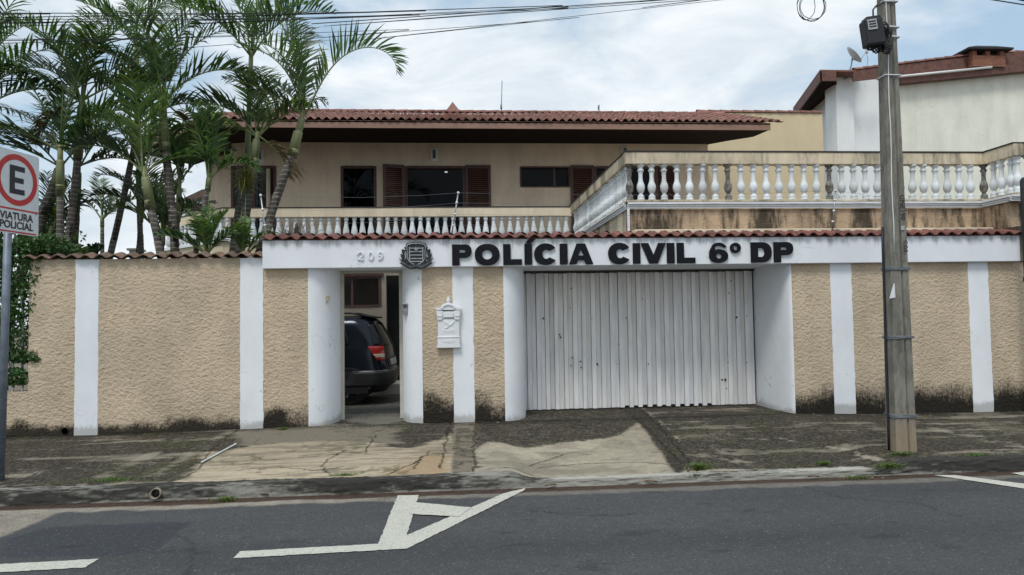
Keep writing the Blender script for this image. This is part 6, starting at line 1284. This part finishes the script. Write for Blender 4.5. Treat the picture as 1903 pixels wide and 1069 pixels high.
cang = R(-13); Mc = Matrix.Translation((P(733, 680, 13.35).x, 13.55, .2)) @ Matrix.Rotation(math.pi+cang, 4, 'Z') @ Matrix.Diagonal((1, -1, 1, 1))
# local: x towards the front, y<0 = side facing the street; mirrored so that the rear is at the right
Mc = Matrix.Translation((P(735, 690, 13.6).x-.03, 14.30, .2)) @ Matrix.Rotation(R(180-1), 4, 'Z') @ Matrix.Diagonal((1, -1, 1, 1))
def cbuild(mb, name, mat, parent=None, bevel=0):
    mb.v = [tuple(Mc @ Vector(p)) for p in mb.v]; return mb.build(name, mat, parent or car, bevel)
mb = MB(); vs = []
for z in zsC:
    o = outline(z); full = o+[(x_, -y_) for x_, y_ in o[-2:0:-1]]; vs += [(x_, y_, z) for x_, y_ in full]
nf = len(full); mb.add(vs, [(i*nf+k, i*nf+(k+1) % nf, (i+1)*nf+(k+1) % nf, (i+1)*nf+k) for i in range(len(zsC)-1) for k in range(nf)]+[tuple((len(zsC)-1)*nf+k for k in range(nf)), tuple(range(nf))[::-1]], None, True); body = cbuild(mb, 'body', 'paint')
def cpatch(name, mat, j0, j1, z0, z1, off, shape=None, parent=None, nj=14, nz=8, both=True):
    for sg in ((1, -1) if both else (1,)):
        mb = MB(); vs = []
        for a in range(nz+1):
            z = lerp(z0, z1, a/nz)
            for b_ in range(nj+1):
                jj0, jj1 = (shape(a/nz) if shape else (j0, j1)); p = csurf(lerp(jj0, jj1, b_/nj), z, off); vs.append((p.x, p.y*sg, p.z))
        mb.add(vs, [(a*(nj+1)+b_, a*(nj+1)+b_+1, (a+1)*(nj+1)+b_+1, (a+1)*(nj+1)+b_) for a in range(nz) for b_ in range(nj)], None, True); o = cbuild(mb, name, mat, parent)
        md = o.modifiers.new('s', 'SOLIDIFY'); md.thickness = .004; md.offset = -1
    return o
cpatch('rear_window', 'car_glass', 0, 12.5, 1.07, 1.50, .006, lambda t_: (0, lerp(11.8, 9.5, t_)))
cpatch('quarter_window', 'car_glass', 17, 22, 1.10, 1.46, .006, lambda t_: (lerp(17.6, 18.6, t_**2) if t_ > .0 else 17.8, 23))
cpatch('door_window', 'car_glass', 23.4, 28, 1.08, 1.47, .006, lambda t_: (23.4, 27.5)); cpatch('door_window', 'car_glass', 28, 32, 1.08, 1.47, .006, lambda t_: (28, lerp(33, 30.5, t_)))
cpatch('tail_lamp', 'lamp_red', 9, 17.5, .80, 1.07, .012, lambda t_: (7.0, lerp(11.2, 14.5, t_)))
cpatch('lamp_lens', 'lamp_clear', 9.5, 16, .86, .925, .018, lambda t_: (7.2, lerp(11.4, 12.6, t_)))
cpatch('bumper', 'car_plastic', 0, 19, .34, .60, .022, lambda t_: (0, lerp(18, 17.2, t_)))
cpatch('bumper_lip', 'chrome_grey', 0, 19, .612, .622, .014, lambda t_: (0, 17), nz=2)
cpatch('tailgate_seam', 'hole', 9.2, 9.5, .62, 1.05, .005, lambda t_: (6.6, 6.8)); cpatch('plate_recess', 'car_plastic', 0, 5.5, .68, .86, .006); cpatch('number_plate', 'plate', 0, 3.8, .71, .82, .012)
cpatch('side_moulding', 'car_plastic', 20, 34, .50, .56, .012); cpatch('headlight', 'lamp_clear', NP-12, NP-6, .72, .88, .012)
for sg in (-1, 1): mb = MB(); mb.tube([(.62, sg*.60, 1.65), (.8, sg*.60, 1.69), (2.2, sg*.60, 1.70), (2.5, sg*.60, 1.66)], .016, 6); cbuild(mb, 'roof_rail', 'car_plastic')
mb = MB(); mb.prism([(.33, -.56, 1.585), (.33, .56, 1.585), (.62, .6, 1.635), (.62, -.6, 1.635)], (0, 0, .03)); cbuild(mb, 'rear_spoiler', 'paint', None, .01)
mb = MB(); mb.tube([(.25, .02, 1.36), (.19, .02, 1.14)], .012, 6); mb.obox((.2, .12, 1.13), (.012, 0, 0), (0, .2, 0), (0, 0, .01)); cbuild(mb, 'rear_wiper', 'car_plastic')
for x_, nm in ((.78, 'r'), (3.45, 'f')):
    for sg in (-1, 1):
        mb = MB(); mb.lathe([(.20, -.01), (.30, -.015), (.325, .01), (.325, .18), (.30, .2), (.2, .2)], (x_, sg*.68-.09, .325), 28, axis='y'); w_ = cbuild(mb, 'wheel', 'tyre')
        mb = MB(); mb.lathe([(.03, .0), (.19, .01), (.205, -.005), (.205, .06), (.02, .05)], (x_, sg*.68-.09 if sg < 0 else sg*.68+.04, .325), 20, axis='y')
        for k in range(5): a = 2*math.pi*k/5; mb.obox((x_+math.cos(a)*.11, sg*.78, .325+math.sin(a)*.11), Vector((math.cos(a), 0, math.sin(a)))*.085, (0, .012, 0), Vector((-math.sin(a), 0, math.cos(a)))*.022)
        cbuild(mb, 'rim', 'rim', w_)
        mb = MB(); am = [];
        for k in range(19): a = math.pi*k/18; am.append((x_+math.cos(a)*.385, sg*.882, .30+math.sin(a)*.40))
        for k in range(19): a = math.pi*(18-k)/18; am.append((x_+math.cos(a)*.345, sg*.882, .30+math.sin(a)*.36))
        mb.prism(am, (0, -sg*.02, 0)); cbuild(mb, 'wheel_arch', 'car_plastic')
        mb = MB(); dk_ = [(x_+math.cos(math.pi*k/18)*.345, sg*.879, .22+math.sin(math.pi*k/18)*.42) for k in range(19)]; mb.prism(dk_, (0, -sg*.004, 0)); cbuild(mb, 'wheel_well', 'hole')
# re-anchor the car empty at its real base
car.location = Mc @ Vector((LEN/2, 0, 0))
for c_ in car.children: c_.matrix_parent_inverse = Matrix.Translation(-car.location)

# ---------------------------------------------------------------- sky, sun
SUN_EL, SUN_AZ = R(58), R(205)          # azimuth clockwise from +Y
w = bpy.data.worlds.new('World'); SC.world = w; w.use_nodes = True; t = w.node_tree; bg = t.nodes['Background']
sky = t.nodes.new('ShaderNodeTexSky'); sky.sky_type = 'NISHITA'; sky.sun_disc = False; sky.sun_elevation = SUN_EL; sky.sun_rotation = SUN_AZ; sky.air_density = 1.0; sky.dust_density = 1.5
tc = N(t, 'ShaderNodeTexCoord'); mp = N(t, 'ShaderNodeMapping'); mp.inputs['Scale'].default_value = (1, 1, 2.6); t.links.new(tc.outputs['Generated'], mp.inputs[0])
n1 = noise(t, 2.6, 7, .56, mp.outputs[0], .25); n2 = noise(t, 1.1, 5, .5, mp.outputs[0], .1)
cov = ramp(t, math_(t, 'ADD', math_(t, 'MULTIPLY', n1, .6), math_(t, 'MULTIPLY', n2, .4)), .42, .55)
shade = ramp(t, noise(t, 4.5, 6, .6, mp.outputs[0], .4), .30, .72)
cc_ = mixc(t, shade, (5.3, 6.0, 6.6), (8.0, 8.3, 8.5)); skc = mixc(t, math_(t, 'MULTIPLY', cov, .94), mixc(t, .6, sky.outputs[0], (4.5, 6.1, 7.4)), cc_)
t.links.new(skc, bg.inputs['Color']); bg.inputs['Strength'].default_value = .115
sl = bpy.data.lights.new('sun', 'SUN'); so = bpy.data.objects.new('sun', sl); COL.objects.link(so); sl.energy = 1.75; sl.angle = R(18); sl.color = (1, .97, .92)
sd3 = Vector((math.sin(SUN_AZ)*math.cos(SUN_EL), math.cos(SUN_AZ)*math.cos(SUN_EL), math.sin(SUN_EL))); so.rotation_euler = (-sd3).to_track_quat('-Z', 'Y').to_euler()
SC.cycles.max_bounces = 6; SC.cycles.transparent_max_bounces = 12
